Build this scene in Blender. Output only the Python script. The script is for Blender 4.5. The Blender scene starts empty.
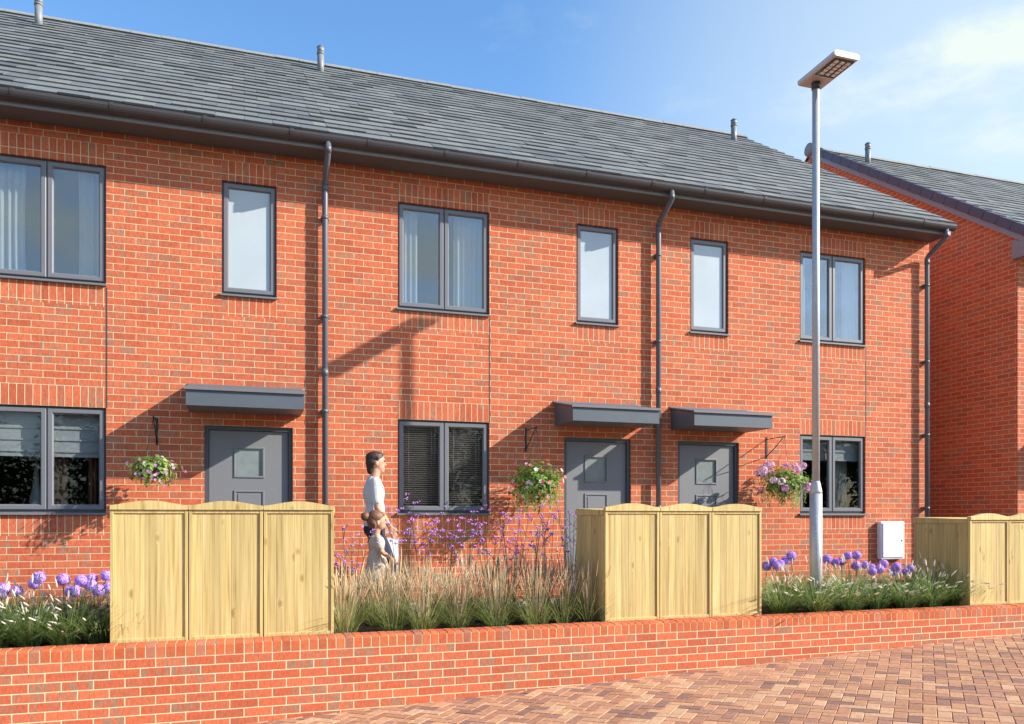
import bpy, bmesh, math, random
from mathutils import Vector, Matrix
R = math.radians
rnd = random.Random(7)
scn = bpy.context.scene
COL = bpy.data.collections.new('street'); scn.collection.children.link(COL)

# ------------------------------------------------------------------ helpers
def lin(r, g, b, k=1.0):
    f = lambda v: ((v/255+.055)/1.055)**2.4 if v/255 > .04045 else v/255/12.92
    return (f(r)*k, f(g)*k, f(b)*k, 1)

class MB:
    """collects faces of one mesh: verts in world metres, a material slot and a colour per face"""
    def __init__(s): s.v = []; s.f = []; s.m = []; s.c = []; s.sm = []
    def face(s, pts, mi=0, col=(1, 1, 1, 1), smooth=False):
        n = len(s.v); s.v += [tuple(p) for p in pts]
        s.f.append(tuple(range(n, n+len(pts)))); s.m.append(mi); s.c.append(col); s.sm.append(smooth)
    def mesh(s, vs, fs, mi=0, col=(1, 1, 1, 1), smooth=False):
        n = len(s.v); s.v += [tuple(p) for p in vs]
        for f in fs:
            s.f.append(tuple(n+i for i in f)); s.m.append(mi); s.c.append(col); s.sm.append(smooth)
    def box(s, a, b, mi=0, col=(1, 1, 1, 1), bev=0):
        x0, y0, z0 = a; x1, y1, z1 = b
        if bev <= 0:
            vs = [(x0,y0,z0),(x1,y0,z0),(x1,y1,z0),(x0,y1,z0),(x0,y0,z1),(x1,y0,z1),(x1,y1,z1),(x0,y1,z1)]
            fs = [(0,3,2,1),(4,5,6,7),(0,1,5,4),(1,2,6,5),(2,3,7,6),(3,0,4,7)]
            s.mesh(vs, fs, mi, col); return
        bm = bmesh.new(); bmesh.ops.create_cube(bm, size=1)
        for v in bm.verts: v.co = Vector(((x0+x1)/2+v.co.x*(x1-x0), (y0+y1)/2+v.co.y*(y1-y0), (z0+z1)/2+v.co.z*(z1-z0)))
        bmesh.ops.bevel(bm, geom=bm.edges[:], offset=bev, segments=2, affect='EDGES', profile=.5)
        bm.verts.index_update()
        s.mesh([v.co.copy() for v in bm.verts], [[v.index for v in f.verts] for f in bm.faces], mi, col); bm.free()
    def prism(s, poly, axis, a, b, mi=0, col=(1, 1, 1, 1)):
        """poly: 2D outline in the plane across axis; extruded from a to b"""
        mk = {'x': lambda p, t: (t, p[0], p[1]), 'y': lambda p, t: (p[0], t, p[1]), 'z': lambda p, t: (p[0], p[1], t)}[axis]
        n = len(poly); vs = [mk(p, a) for p in poly]+[mk(p, b) for p in poly]
        fs = [tuple(range(n-1, -1, -1)), tuple(range(n, 2*n))]+[(i, (i+1) % n, n+(i+1) % n, n+i) for i in range(n)]
        s.mesh(vs, fs, mi, col)
    def tube(s, pts, rad, seg=8, mi=0, col=(1, 1, 1, 1), smooth=True, cap=True):
        pts = [Vector(p) for p in pts]; rs = rad if isinstance(rad, (list, tuple)) else [rad]*len(pts)
        vs = []; up = None
        for i, p in enumerate(pts):
            d = (pts[min(i+1, len(pts)-1)]-pts[max(i-1, 0)]).normalized()
            if up is None: up = Vector((0, 0, 1)) if abs(d.z) < .9 else Vector((1, 0, 0))
            a = d.cross(up).normalized(); b = a.cross(d).normalized(); up = b
            for k in range(seg):
                t = 2*math.pi*k/seg; vs.append(p+a*math.cos(t)*rs[i]+b*math.sin(t)*rs[i])
        fs = [(i*seg+k, i*seg+(k+1) % seg, (i+1)*seg+(k+1) % seg, (i+1)*seg+k) for i in range(len(pts)-1) for k in range(seg)]
        if cap: fs += [tuple(range(seg-1, -1, -1)), tuple((len(pts)-1)*seg+k for k in range(seg))]
        s.mesh(vs, fs, mi, col, smooth)
    def ball(s, c, r, mi=0, col=(1, 1, 1, 1), seg=8, rings=6, sq=(1, 1, 1), smooth=True):
        vs = [(c[0], c[1], c[2]-r*sq[2])]
        for i in range(1, rings):
            t = math.pi*i/rings
            for k in range(seg):
                p = 2*math.pi*k/seg
                vs.append((c[0]+r*sq[0]*math.sin(t)*math.cos(p), c[1]+r*sq[1]*math.sin(t)*math.sin(p), c[2]-r*sq[2]*math.cos(t)))
        vs.append((c[0], c[1], c[2]+r*sq[2])); n = len(vs)-1
        fs = [(0, 1+(k+1) % seg, 1+k) for k in range(seg)]
        for i in range(rings-2):
            for k in range(seg):
                a = 1+i*seg+k; b = 1+i*seg+(k+1) % seg; fs.append((a, b, b+seg, a+seg))
        fs += [(n, 1+(rings-2)*seg+k, 1+(rings-2)*seg+(k+1) % seg) for k in range(seg)]
        s.mesh(vs, fs, mi, col, smooth)
    def build(s, name, mats, parent=None, kind=None):
        me = bpy.data.meshes.new(name); loc = root_loc(parent)
        me.from_pydata([(x-loc[0], y-loc[1], z-loc[2]) for x, y, z in s.v], [], s.f)
        for m in (mats if isinstance(mats, (list, tuple)) else [mats]): me.materials.append(m)
        me.polygons.foreach_set('material_index', s.m); me.polygons.foreach_set('use_smooth', s.sm)
        ca = me.color_attributes.new('Col', 'FLOAT_COLOR', 'CORNER'); buf = []
        for f, c in zip(s.f, s.c): buf += list(c)*len(f)
        ca.data.foreach_set('color', buf); me.update()
        o = bpy.data.objects.new(name, me); COL.objects.link(o)
        if parent: o.parent = parent
        if kind: o['kind'] = kind
        return o

def root_loc(o):
    l = Vector((0, 0, 0))
    while o: l += o.location; o = o.parent
    return l
def thing(name, label, cat, loc, group=None):
    o = bpy.data.objects.new(name, None); COL.objects.link(o); o.location = loc; o.empty_display_size = .2
    return tag(o, label, cat, group)
def tag(o, label, cat, group=None):
    o['label'] = label; o['category'] = cat; o['kind'] = 'thing'
    if group: o['group'] = group
    return o
def copy_thing(root, loc, label, rotz=0, scale=1):
    r = root.copy(); COL.objects.link(r); r.location = loc; r.rotation_euler = (0, 0, rotz); r.scale = (scale,)*3; r['label'] = label
    for ch in list(root.children):
        c = ch.copy(); COL.objects.link(c); c.parent = r
        for g in list(ch.children):
            d = g.copy(); COL.objects.link(d); d.parent = c
    return r
ORD = ['first', 'second', 'third', 'fourth', 'fifth', 'sixth', 'seventh', 'eighth', 'ninth', 'tenth', 'eleventh', 'twelfth', 'thirteenth', 'fourteenth', 'fifteenth', 'sixteenth', 'seventeenth', 'eighteenth', 'nineteenth', 'twentieth', 'twenty-first', 'twenty-second']
def nth(i, n): return 'leftmost' if i == 0 else 'rightmost' if i == n-1 else ORD[i]+' from the left'

# ------------------------------------------------------------------ materials
class NT:
    def __init__(s, name):
        s.mat = bpy.data.materials.new(name); s.mat.use_nodes = True; s.t = s.mat.node_tree
        s.p = s.t.nodes['Principled BSDF']; s.out = s.t.nodes['Material Output']
    def n(s, typ, **kw):
        o = s.t.nodes.new(typ)
        for k, v in kw.items(): setattr(o, k, v)
        return o
    def l(s, a, b): s.t.links.new(a, b)
    def math(s, op, a, b=None, c=None):
        o = s.n('ShaderNodeMath', operation=op)
        for i, v in enumerate((a, b, c)):
            if v is None: continue
            if isinstance(v, (int, float)): o.inputs[i].default_value = v
            else: s.l(v, o.inputs[i])
        return o.outputs[0]
    def mix(s, fac, a, b, mode='MIX'):
        o = s.n('ShaderNodeMix', data_type='RGBA', blend_type=mode)
        for v, sock in ((fac, o.inputs[0]), (a, o.inputs[6]), (b, o.inputs[7])):
            if isinstance(v, (int, float)): sock.default_value = v
            elif isinstance(v, tuple): sock.default_value = v
            else: s.l(v, sock)
        return o.outputs[2]
    def ramp(s, fac, stops, const=False):
        o = s.n('ShaderNodeValToRGB'); e = o.color_ramp.elements
        if const: o.color_ramp.interpolation = 'CONSTANT'
        while len(e) < len(stops): e.new(.5)
        for x, (p, c) in zip(e, stops): x.position = p; x.color = c
        s.l(fac, o.inputs[0]); return o.outputs[0]
    def noise(s, vec, scale, detail=3, rough=.55):
        o = s.n('ShaderNodeTexNoise'); o.inputs['Scale'].default_value = scale; o.inputs['Detail'].default_value = detail
        o.inputs['Roughness'].default_value = rough
        if vec is not None: s.l(vec, o.inputs['Vector'])
        return o.outputs['Fac']
    def pos(s): return s.n('ShaderNodeNewGeometry').outputs['Position']
    def vmul(s, vec, k):
        o = s.n('ShaderNodeVectorMath', operation='MULTIPLY'); s.l(vec, o.inputs[0]); o.inputs[1].default_value = k; return o.outputs[0]
    def bump(s, h, strength, dist):
        o = s.n('ShaderNodeBump'); o.inputs['Strength'].default_value = strength; o.inputs['Distance'].default_value = dist
        s.l(h, o.inputs['Height']); s.l(o.outputs[0], s.p.inputs['Normal'])
    def set(s, **kw):
        for k, v in kw.items():
            sock = s.p.inputs[k.replace('_', ' ')]
            if isinstance(v, (int, float, tuple)): sock.default_value = v
            else: s.l(v, sock)
        return s.mat

def simple(name, col, rough=.6, metal=0, var=.12, scale=6, bump=0, attr=False, spec=.5, trans=0):
    t = NT(name); n = t.noise(t.pos(), scale, 4)
    v = t.math('MULTIPLY_ADD', n, var*2, 1-var)
    base = col
    if attr:
        a = t.n('ShaderNodeAttribute', attribute_name='Col'); base = a.outputs['Color']
    c = t.mix(1.0, base, t.n_comb(v) if False else grey(t, v), 'MULTIPLY')
    if bump: t.bump(n, bump, .01)
    if trans:
        t.set(Base_Color=c, Roughness=rough)
        tr = t.n('ShaderNodeBsdfTranslucent'); t.l(c, tr.inputs[0])
        mx = t.n('ShaderNodeMixShader'); mx.inputs[0].default_value = trans
        t.l(t.p.outputs[0], mx.inputs[1]); t.l(tr.outputs[0], mx.inputs[2]); t.l(mx.outputs[0], t.out.inputs[0])
        t.p.inputs['Specular IOR Level'].default_value = spec
        return t.mat
    return t.set(Base_Color=c, Roughness=rough, Metallic=metal, Specular_IOR_Level=spec)
def grey(t, v):
    o = t.n('ShaderNodeCombineColor')
    for i in range(3): t.l(v, o.inputs[i])
    return o.outputs[0]

MORTAR = (.62, .49, .29, 1)
BRICK_STOPS = [(0, (.41, .096, .044, 1)), (.15, (.48, .108, .047, 1)), (.35, (.53, .132, .057, 1)),
               (.55, (.49, .108, .047, 1)), (.75, (.56, .150, .066, 1)), (.9, (.51, .130, .060, 1)), (1, (.43, .116, .057, 1))]
def brick_mat(name, cw, ch, half=True, uoff=0.0, voff=0.0, mortar=.0034, smear=1.15):
    t = NT(name); g = t.n('ShaderNodeNewGeometry'); sp = t.n('ShaderNodeSeparateXYZ'); t.l(g.outputs['Position'], sp.inputs[0])
    sn = t.n('ShaderNodeSeparateXYZ'); t.l(g.outputs['True Normal'], sn.inputs[0])
    side = t.math('GREATER_THAN', t.math('ABSOLUTE', sn.outputs[0]), .7)
    u = t.math('ADD', t.math('MULTIPLY', sp.outputs[0], t.math('SUBTRACT', 1, side)), t.math('MULTIPLY', sp.outputs[1], side))
    flat = t.math('GREATER_THAN', t.math('ABSOLUTE', sn.outputs[2]), .7)
    vz = t.math('ADD', t.math('MULTIPLY', sp.outputs[2], t.math('SUBTRACT', 1, flat)), t.math('MULTIPLY', sp.outputs[1], flat))
    u = t.math('ADD', u, 50*cw+uoff); v = t.math('ADD', vz, 40*ch+voff)
    # slightly wavering courses, as laid by hand
    wob = t.noise(g.outputs['Position'], 9, 1)
    v = t.math('ADD', v, t.math('MULTIPLY_ADD', wob, .004, -.002)); u = t.math('ADD', u, t.math('MULTIPLY_ADD', wob, .006, -.003))
    vr = t.math('DIVIDE', v, ch); row = t.math('FLOOR', vr); fv = t.math('FRACT', vr)
    uu = t.math('DIVIDE', u, cw)
    if half: uu = t.math('ADD', uu, t.math('FRACT', t.math('MULTIPLY', row, .5)))
    col = t.math('FLOOR', uu); fu = t.math('FRACT', uu)
    du = t.math('MULTIPLY', t.math('MINIMUM', fu, t.math('SUBTRACT', 1, fu)), cw)
    dv = t.math('MULTIPLY', t.math('MINIMUM', fv, t.math('SUBTRACT', 1, fv)), ch)
    fine = t.noise(g.outputs['Position'], 90, 2)
    d = t.math('ADD', t.math('MINIMUM', du, dv), t.math('MULTIPLY_ADD', fine, .004, -.002))
    mr = t.n('ShaderNodeMapRange', interpolation_type='SMOOTHSTEP'); t.l(d, mr.inputs[0])
    mr.inputs[1].default_value = mortar-.0015; mr.inputs[2].default_value = mortar+.0015
    cv = t.n('ShaderNodeCombineXYZ'); t.l(col, cv.inputs[0]); t.l(row, cv.inputs[1]); t.l(side, cv.inputs[2])
    wn = t.n('ShaderNodeTexWhiteNoise', noise_dimensions='3D'); t.l(cv.outputs[0], wn.inputs['Vector'])
    base = t.ramp(wn.outputs['Value'], BRICK_STOPS)
    sc = t.n('ShaderNodeSeparateColor'); t.l(wn.outputs['Color'], sc.inputs[0])
    # smears of grey-brown within some bricks, crease texture
    sm = t.noise(t.vmul(g.outputs['Position'], (26, 26, 7)), 1.0, 4, .65)
    f1 = t.math('MULTIPLY', t.math('SMOOTH_MIN', t.math('MULTIPLY', t.math('MAXIMUM', t.math('SUBTRACT', sm, .44), 0), 5), 1, .1), t.math('MULTIPLY', t.math('POWER', sc.outputs[1], 2.6), smear))
    c = t.mix(t.math('MINIMUM', f1, .8), base, (.26, .175, .115, 1))
    cre = t.noise(t.vmul(g.outputs['Position'], (60, 60, 22)), 1.0, 3, .6)
    c = t.mix(1.0, c, grey(t, t.math('MULTIPLY_ADD', cre, 1.0, .50)), 'MULTIPLY')
    big = t.noise(g.outputs['Position'], .7, 3)
    c = t.mix(1.0, c, grey(t, t.math('MULTIPLY_ADD', big, .24, .88)), 'MULTIPLY')
    mort = t.mix(fine, MORTAR, (.72, .60, .38, 1))
    c = t.mix(mr.outputs[0], mort, c)
    hgt = t.math('ADD', t.math('MULTIPLY', mr.outputs[0], 1.0), t.math('MULTIPLY', cre, .5))
    t.bump(hgt, .55, .005)
    return t.set(Base_Color=c, Roughness=.88, Specular_IOR_Level=.25)

M = {}
M['brick'] = brick_mat('red_brick', .225, .075)
M['soldier'] = brick_mat('red_brick_on_end', .075, .225, half=False, uoff=.02)
M['joint'] = simple('joint_sealant', (.05, .04, .04, 1), .7)
M['frame'] = simple('anthracite_frame', (.150, .150, .162, 1), .42, var=.05, scale=3)
M['canopy'] = simple('canopy_grey', (.085, .10, .118, 1), .45, var=.10, scale=5)
M['door'] = simple('door_grey', (.17, .17, .178, 1), .5, var=.05, scale=30)
M['doorframe'] = simple('door_frame_grey', (.06, .066, .08, 1), .45, var=.05)
M['gutter'] = simple('gutter_plastic', (.055, .046, .046, 1), .32, var=.15, scale=3)
M['fascia'] = simple('fascia_grey', (.21, .22, .24, 1), .5, var=.08, scale=4)
M['soffit'] = simple('soffit_grey', (.10, .098, .10, 1), .6, var=.05)
M['pipe'] = simple('downpipe_grey', (.105, .108, .125, 1), .38, var=.1, scale=3)
M['black'] = simple('black_iron', (.012, .012, .013, 1), .5)
M['white_box'] = simple('white_plastic', (.80, .80, .81, 1), .4, var=.03)
M['verge'] = simple('verge_plastic', (.062, .068, .100, 1), .5, var=.18, scale=8)
M['ridge'] = simple('ridge_tile', (.22, .225, .215, 1), .75, var=.2, scale=12, attr=False)
M['vent'] = simple('vent_plastic', (.19, .195, .20, 1), .5, var=.1)
M['steel'] = simple('galvanised_steel', (.44, .45, .46, 1), .5, .3, var=.22, scale=25)
M['lamp_case'] = simple('lamp_casting', (.55, .50, .47, 1), .4, .2, var=.05)
M['lamp_dark'] = simple('lamp_gear_plate', (.05, .045, .045, 1), .35)
M['led'] = simple('led_lens', (.85, .82, .78, 1), .15, var=.03)
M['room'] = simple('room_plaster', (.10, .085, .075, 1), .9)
M['curtain'] = simple('white_voile', (.62, .63, .66, 1), .9, var=.05, trans=.3)
M['drape'] = simple('terracotta_drape', (.30, .12, .075, 1), .9, trans=.2)
M['blind'] = simple('venetian_slats', (.50, .45, .42, 1), .4)
M['roman'] = simple('roman_blind_cloth', (.40, .41, .42, 1), .9, var=.08, trans=.2)
M['shade'] = simple('lamp_shade_linen', (.82, .74, .62, 1), .9, trans=.3)
M['soil'] = simple('dark_soil', (.035, .025, .018, 1), .95, var=.5, scale=30, bump=.8)
M['slab'] = simple('concrete_path', (.55, .50, .44, 1), .9, var=.14, scale=14, bump=.2)
M['bed_sand'] = simple('jointing_sand', (.11, .085, .065, 1), .95, var=.3, scale=40)
M['leafattr'] = simple('leaf_blades', (1, 1, 1, 1), .55, var=.1, scale=20, attr=True, trans=.45, spec=.3)
M['petals'] = simple('petals', (1, 1, 1, 1), .8, var=.12, scale=120, attr=True, trans=.25, spec=.2)
M['plume'] = simple('seed_plumes', (1, 1, 1, 1), .9, var=.1, scale=60, attr=True, trans=.4, spec=.1)
M['blocks'] = None

def glass_mat(name, tint, boost, base):
    t = NT(name); t.t.nodes.remove(t.p)
    tr = t.n('ShaderNodeBsdfTransparent'); tr.inputs[0].default_value = tint
    gl = t.n('ShaderNodeBsdfGlossy'); gl.inputs['Roughness'].default_value = .012; gl.inputs[0].default_value = (.95, .97, 1, 1)
    lw = t.n('ShaderNodeLayerWeight'); lw.inputs[0].default_value = .5; fz = t.math('MULTIPLY_ADD', t.math('POWER', lw.outputs['Facing'], 5), .96, .04)
    nb = t.n('ShaderNodeBump'); nb.inputs['Strength'].default_value = .06; nb.inputs['Distance'].default_value = .02
    t.l(t.noise(t.pos(), 1.3, 1), nb.inputs['Height']); t.l(nb.outputs[0], gl.inputs['Normal'])
    f = t.math('MINIMUM', t.math('MULTIPLY_ADD', fz, boost, base), 1)
    mx = t.n('ShaderNodeMixShader'); t.l(f, mx.inputs[0]); t.l(tr.outputs[0], mx.inputs[1]); t.l(gl.outputs[0], mx.inputs[2])
    t.l(mx.outputs[0], t.out.inputs[0]); return t.mat
M['glass'] = glass_mat('window_glass', (.86, .89, .89, 1), 2.0, .06)
M['glass_low'] = glass_mat('ground_window_glass', (.86, .88, .88, 1), .45, .010)
M['door_glass'] = simple('obscured_door_glass', (.20, .23, .225, 1), .15, var=.25, scale=14, spec=1.0)
M['frost'] = simple('frosted_glass', (.42, .46, .47, 1), .10, var=.16, scale=1.8, spec=1.0)  # broad tone noise paints a cloudy reflection into the pane colour

def slate_mat():
    t = NT('roof_tile'); a = t.n('ShaderNodeAttribute', attribute_name='Col')
    n = t.noise(t.vmul(t.pos(), (2, 6, 6)), 3, 5, .65)
    c = t.mix(1.0, a.outputs['Color'], grey(t, t.math('MULTIPLY_ADD', n, .6, .70)), 'MULTIPLY')
    t.bump(t.noise(t.pos(), 60, 3), .25, .004)
    return t.set(Base_Color=c, Roughness=.72, Specular_IOR_Level=.35)
M['slate'] = slate_mat()

def paver_mat():
    t = NT('clay_paver'); a = t.n('ShaderNodeAttribute', attribute_name='Col')
    n = t.noise(t.pos(), 28, 5, .7); n2 = t.noise(t.pos(), 3.2, 3); n3 = t.noise(t.pos(), 160, 2)
    c = t.mix(1.0, a.outputs['Color'], grey(t, t.math('MULTIPLY_ADD', n, 1.15, .42)), 'MULTIPLY')
    c = t.mix(1.0, c, grey(t, t.math('MULTIPLY_ADD', n2, .3, .85)), 'MULTIPLY')
    t.bump(t.math('ADD', n, t.math('MULTIPLY', n3, .4)), .5, .004)
    return t.set(Base_Color=c, Roughness=.85, Specular_IOR_Level=.3)
M['pavers'] = paver_mat()
def coping_mat():
    t = NT('brick_coping'); a = t.n('ShaderNodeAttribute', attribute_name='Col'); p = t.pos()
    cre = t.noise(p, 45, 4, .65); sm = t.noise(p, 11, 4)
    c = t.mix(t.math('MULTIPLY', t.math('MAXIMUM', t.math('SUBTRACT', sm, .55), 0), 2.5), a.outputs['Color'], (.27, .165, .115, 1))
    c = t.mix(1.0, c, grey(t, t.math('MULTIPLY_ADD', cre, .6, .70)), 'MULTIPLY')
    t.bump(cre, .5, .004)
    return t.set(Base_Color=c, Roughness=.88, Specular_IOR_Level=.25)
M['coping'] = coping_mat()
M['mortar'] = simple('mortar', MORTAR, .95, var=.15, scale=60)

def wood_mat():
    t = NT('treated_pine'); a = t.n('ShaderNodeAttribute', attribute_name='Col'); p = t.pos()
    sp = t.n('ShaderNodeSeparateXYZ'); t.l(p, sp.inputs[0])
    ac = t.n('ShaderNodeSeparateColor'); t.l(a.outputs['Color'], ac.inputs[0])   # r: brightness, g: grain seed
    seed = t.math('MULTIPLY', ac.outputs[1], 37)
    cv = t.n('ShaderNodeCombineXYZ'); t.l(t.math('ADD', sp.outputs[0], seed), cv.inputs[0]); t.l(sp.outputs[1], cv.inputs[1]); t.l(sp.outputs[2], cv.inputs[2])
    # knots bend the grain
    vo = t.n('ShaderNodeTexVoronoi', feature='F1'); vo.inputs['Scale'].default_value = 1
    t.l(t.vmul(cv.outputs[0], (6.5, 6.5, 3.2)), vo.inputs['Vector'])
    kd = vo.outputs['Distance']
    vc = t.n('ShaderNodeSeparateColor'); t.l(vo.outputs['Color'], vc.inputs[0])
    has = t.math('GREATER_THAN', vc.outputs[0], .22)
    near = t.math('MULTIPLY', t.math('MAXIMUM', t.math('SUBTRACT', 1, t.math('MULTIPLY', kd, 5)), 0), has)
    knot = t.math('MULTIPLY', t.math('MINIMUM', t.math('MULTIPLY', t.math('MAXIMUM', t.math('SUBTRACT', .15, kd), 0), 11), 1), has)
    gx = t.math('ADD', t.math('MULTIPLY', t.math('ADD', sp.outputs[0], sp.outputs[1]), 55), t.math('MULTIPLY', near, 2.2))
    cg = t.n('ShaderNodeCombineXYZ'); t.l(gx, cg.inputs[0]); t.l(seed, cg.inputs[1]); t.l(t.math('MULTIPLY', sp.outputs[2], 1.3), cg.inputs[2])
    gr = t.noise(cg.outputs[0], 1.0, 4, .6)
    c = t.ramp(gr, [(.28, (.33, .225, .075, 1)), (.43, (.50, .365, .14, 1)), (.58, (.58, .44, .19, 1)), (.75, (.68, .55, .28, 1))])
    wide = t.noise(t.vmul(cv.outputs[0], (9, 9, .9)), 1.0, 3)
    c = t.mix(t.math('MULTIPLY', t.math('MAXIMUM', t.math('SUBTRACT', wide, .5), 0), 1.3), c, (.38, .29, .09, 1))
    c = t.mix(t.math('MULTIPLY', knot, .6), c, (.24, .13, .035, 1))
    c = t.mix(1.0, c, grey(t, ac.outputs[0]), 'MULTIPLY')
    t.bump(gr, .25, .003)
    return t.set(Base_Color=c, Roughness=.7, Specular_IOR_Level=.3)
M['wood'] = wood_mat()

# ------------------------------------------------------------------ layout numbers (metres; camera stands at x = y = 0)
D = 9.745           # y of the brick facade
CAM_H = 1.072
YR, ZR = 14.63, 9.0   # ridge
YE, ZE = 9.285, 5.362  # lower edge of the tiles
SL = (ZR-ZE)/(YR-YE)
UT, UB, LT, LB, DT = 4.875, 3.6, 2.25, 1.125, 2.1

# ------------------------------------------------------------------ setting
def gz(x): return -.648+.0427*max(-15, min(15, x))
g = MB()
xs = [-400, -15, 15, 400]
for a, b in zip(xs, xs[1:]): g.face([(a, -400, gz(a)-.03), (b, -400, gz(b)-.03), (b, 7.2, gz(b)-.03), (a, 7.2, gz(a)-.03)])
t = NT('asphalt'); n = t.noise(t.pos(), 60, 4); t.bump(n, .4, .004)
asph = t.set(Base_Color=t.mix(n, (.035, .035, .036, 1), (.075, .073, .07, 1)), Roughness=.9)
g.build('ground', asph, kind='structure')
g = MB(); g.face([(-400, 7.25, -.006), (400, 7.25, -.006), (400, 600, -.006), (-400, 600, -.006)])
g.build('garden_ground', M['soil'], kind='structure')

def pave():
    m = MB(); s45 = math.sqrt(.5); base = MB()
    base.face([(-4, 2.6, gz(-4)-.004), (14, 2.6, gz(14)-.004), (14, 7.12, gz(14)-.004), (-4, 7.12, gz(-4)-.004)])
    base.build('pavement_bed', M['bed_sand'], kind='structure')
    pal = [lin(208, 154, 118), lin(198, 144, 112), lin(186, 132, 102), lin(216, 164, 124), lin(202, 150, 112), lin(218, 172, 134), lin(188, 140, 114), lin(176, 128, 106), lin(156, 116, 100)]
    W = .1; L = .2
    def block(i0, j0, i1, j1):
        cx = (i0+i1)/2*W; cy = (j0+j1)/2*W
        X = 5+(cx-cy)*s45; Y = 5+(cx+cy)*s45
        if not (-3.8 < X < 13.8 and 2.7 < Y < 7.16): return
        hx = (i1-i0)/2*W-.0018; hy = (j1-j0)/2*W-.0018; bv = .004
        c = pal[min(len(pal)-1, int(rnd.random()**1.35*len(pal)))]; k = rnd.uniform(.66, .76); c = (c[0]*k, c[1]*k, c[2]*k, 1)
        dz = rnd.uniform(-.0015, .0015); tx = rnd.uniform(-.008, .008); ty = rnd.uniform(-.008, .008)
        vs = []
        for (hx_, hy_, z) in ((hx, hy, -.03), (hx, hy, -.005), (hx-bv, hy-bv, 0)):
            for sx, sy in ((-1, -1), (1, -1), (1, 1), (-1, 1)):
                a = cx+sx*hx_; b = cy+sy*hy_; x = 5+(a-b)*s45; y = 5+(a+b)*s45
                y = min(y, 7.098)
                vs.append((x, y, gz(x)+.006+dz+z+(tx*sx*hx_+ty*sy*hy_)))
        fs = [(8, 9, 10, 11)]
        for r in (0, 4):
            for k2 in range(4): fs.append((r+k2, r+(k2+1) % 4, r+4+(k2+1) % 4, r+4+k2))
        m.mesh(vs, fs, 0, c)
    for i in range(-120, 120):
        for j in range(-120, 120):
            r = (i-j) % 4
            if r == 0: block(i, j, i+2, j+1)
            elif r == 3: block(i, j, i+1, j+2)
    m.build('pavement', M['pavers'], kind='structure')
pave()

# path of pale slabs along the house fronts, with gaps between slabs
m = MB(); x = -.95
while x < 5.3:
    for y0, y1 in ((8.72, 9.2), (9.2, D-.012)):
        m.box((x+.003, y0+.003, -.02), (x+.597, y1-.003, .032+rnd.uniform(-.002, .002)), 0, bev=.004)
    x += .6
m.build('path', M['slab'], kind='structure')

# ------------------------------------------------------------------ low street wall
def low_wall():
    w = thing('low_brick_wall', 'low red brick wall with brick-on-edge coping along the paved street', 'wall', (4, 7.2, -.5))
    b = MB(); top = .045-.108
    x0, x1 = -4.5, 14
    b.face([(x0, 7.1, -1.2), (x1, 7.1, -1.2), (x1, 7.1, top), (x0, 7.1, top)])
    b.face([(x1, 7.312, -1.2), (x0, 7.312, -1.2), (x0, 7.312, top), (x1, 7.312, top)])
    b.face([(x0, 7.1, top), (x1, 7.1, top), (x1, 7.312, top), (x0, 7.312, top)])
    b.face([(x1, 7.1, -1.2), (x1, 7.312, -1.2), (x1, 7.312, top), (x1, 7.1, top)])
    b.face([(x0, 7.312, -1.2), (x0, 7.1, -1.2), (x0, 7.1, top), (x0, 7.312, top)])
    b.build('wall_courses', brick_mat('low_wall_brick', .225, .075, voff=-top+.075, mortar=.0046, smear=1.5), w)
    c = MB(); x = x0
    pal = [(.53, .135, .050, 1), (.49, .112, .040, 1), (.57, .155, .060, 1), (.47, .115, .045, 1), (.45, .12, .05, 1), (.42, .15, .085, 1), (.52, .135, .055, 1)]
    while x < x1-.05:
        col = rnd.choice(pal[:4]+pal); k = rnd.uniform(.85, 1.1); col = (col[0]*k, col[1]*k, col[2]*k, 1)
        bz = top+.006; z = .045+rnd.uniform(-.002, .002); y0 = 7.0995-rnd.uniform(.0003, .0022); y1 = 7.312; r = .022
        prof = [(y0, bz), (y1, bz), (y1, z-r), (y1-r*.3, z-r*.3), (y1-r, z), (y0+r, z), (y0+r*.3, z-r*.3), (y0, z-r)]
        c.prism(prof, 'x', x+.005, x+.070, 0, col); x += .075
    cp = c.build('coping', M['coping'], w)
    mm = MB(); mm.prism([(7.1, top+.002), (7.3085, top+.002), (7.3085, .022), (7.3025, .0345), (7.29, .0405), (7.1225, .0405), (7.110, .0345), (7.1, .022)], 'x', x0, x1-.01)
    mm.build('mortar_bed', M['mortar'], cp)
low_wall()

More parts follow.
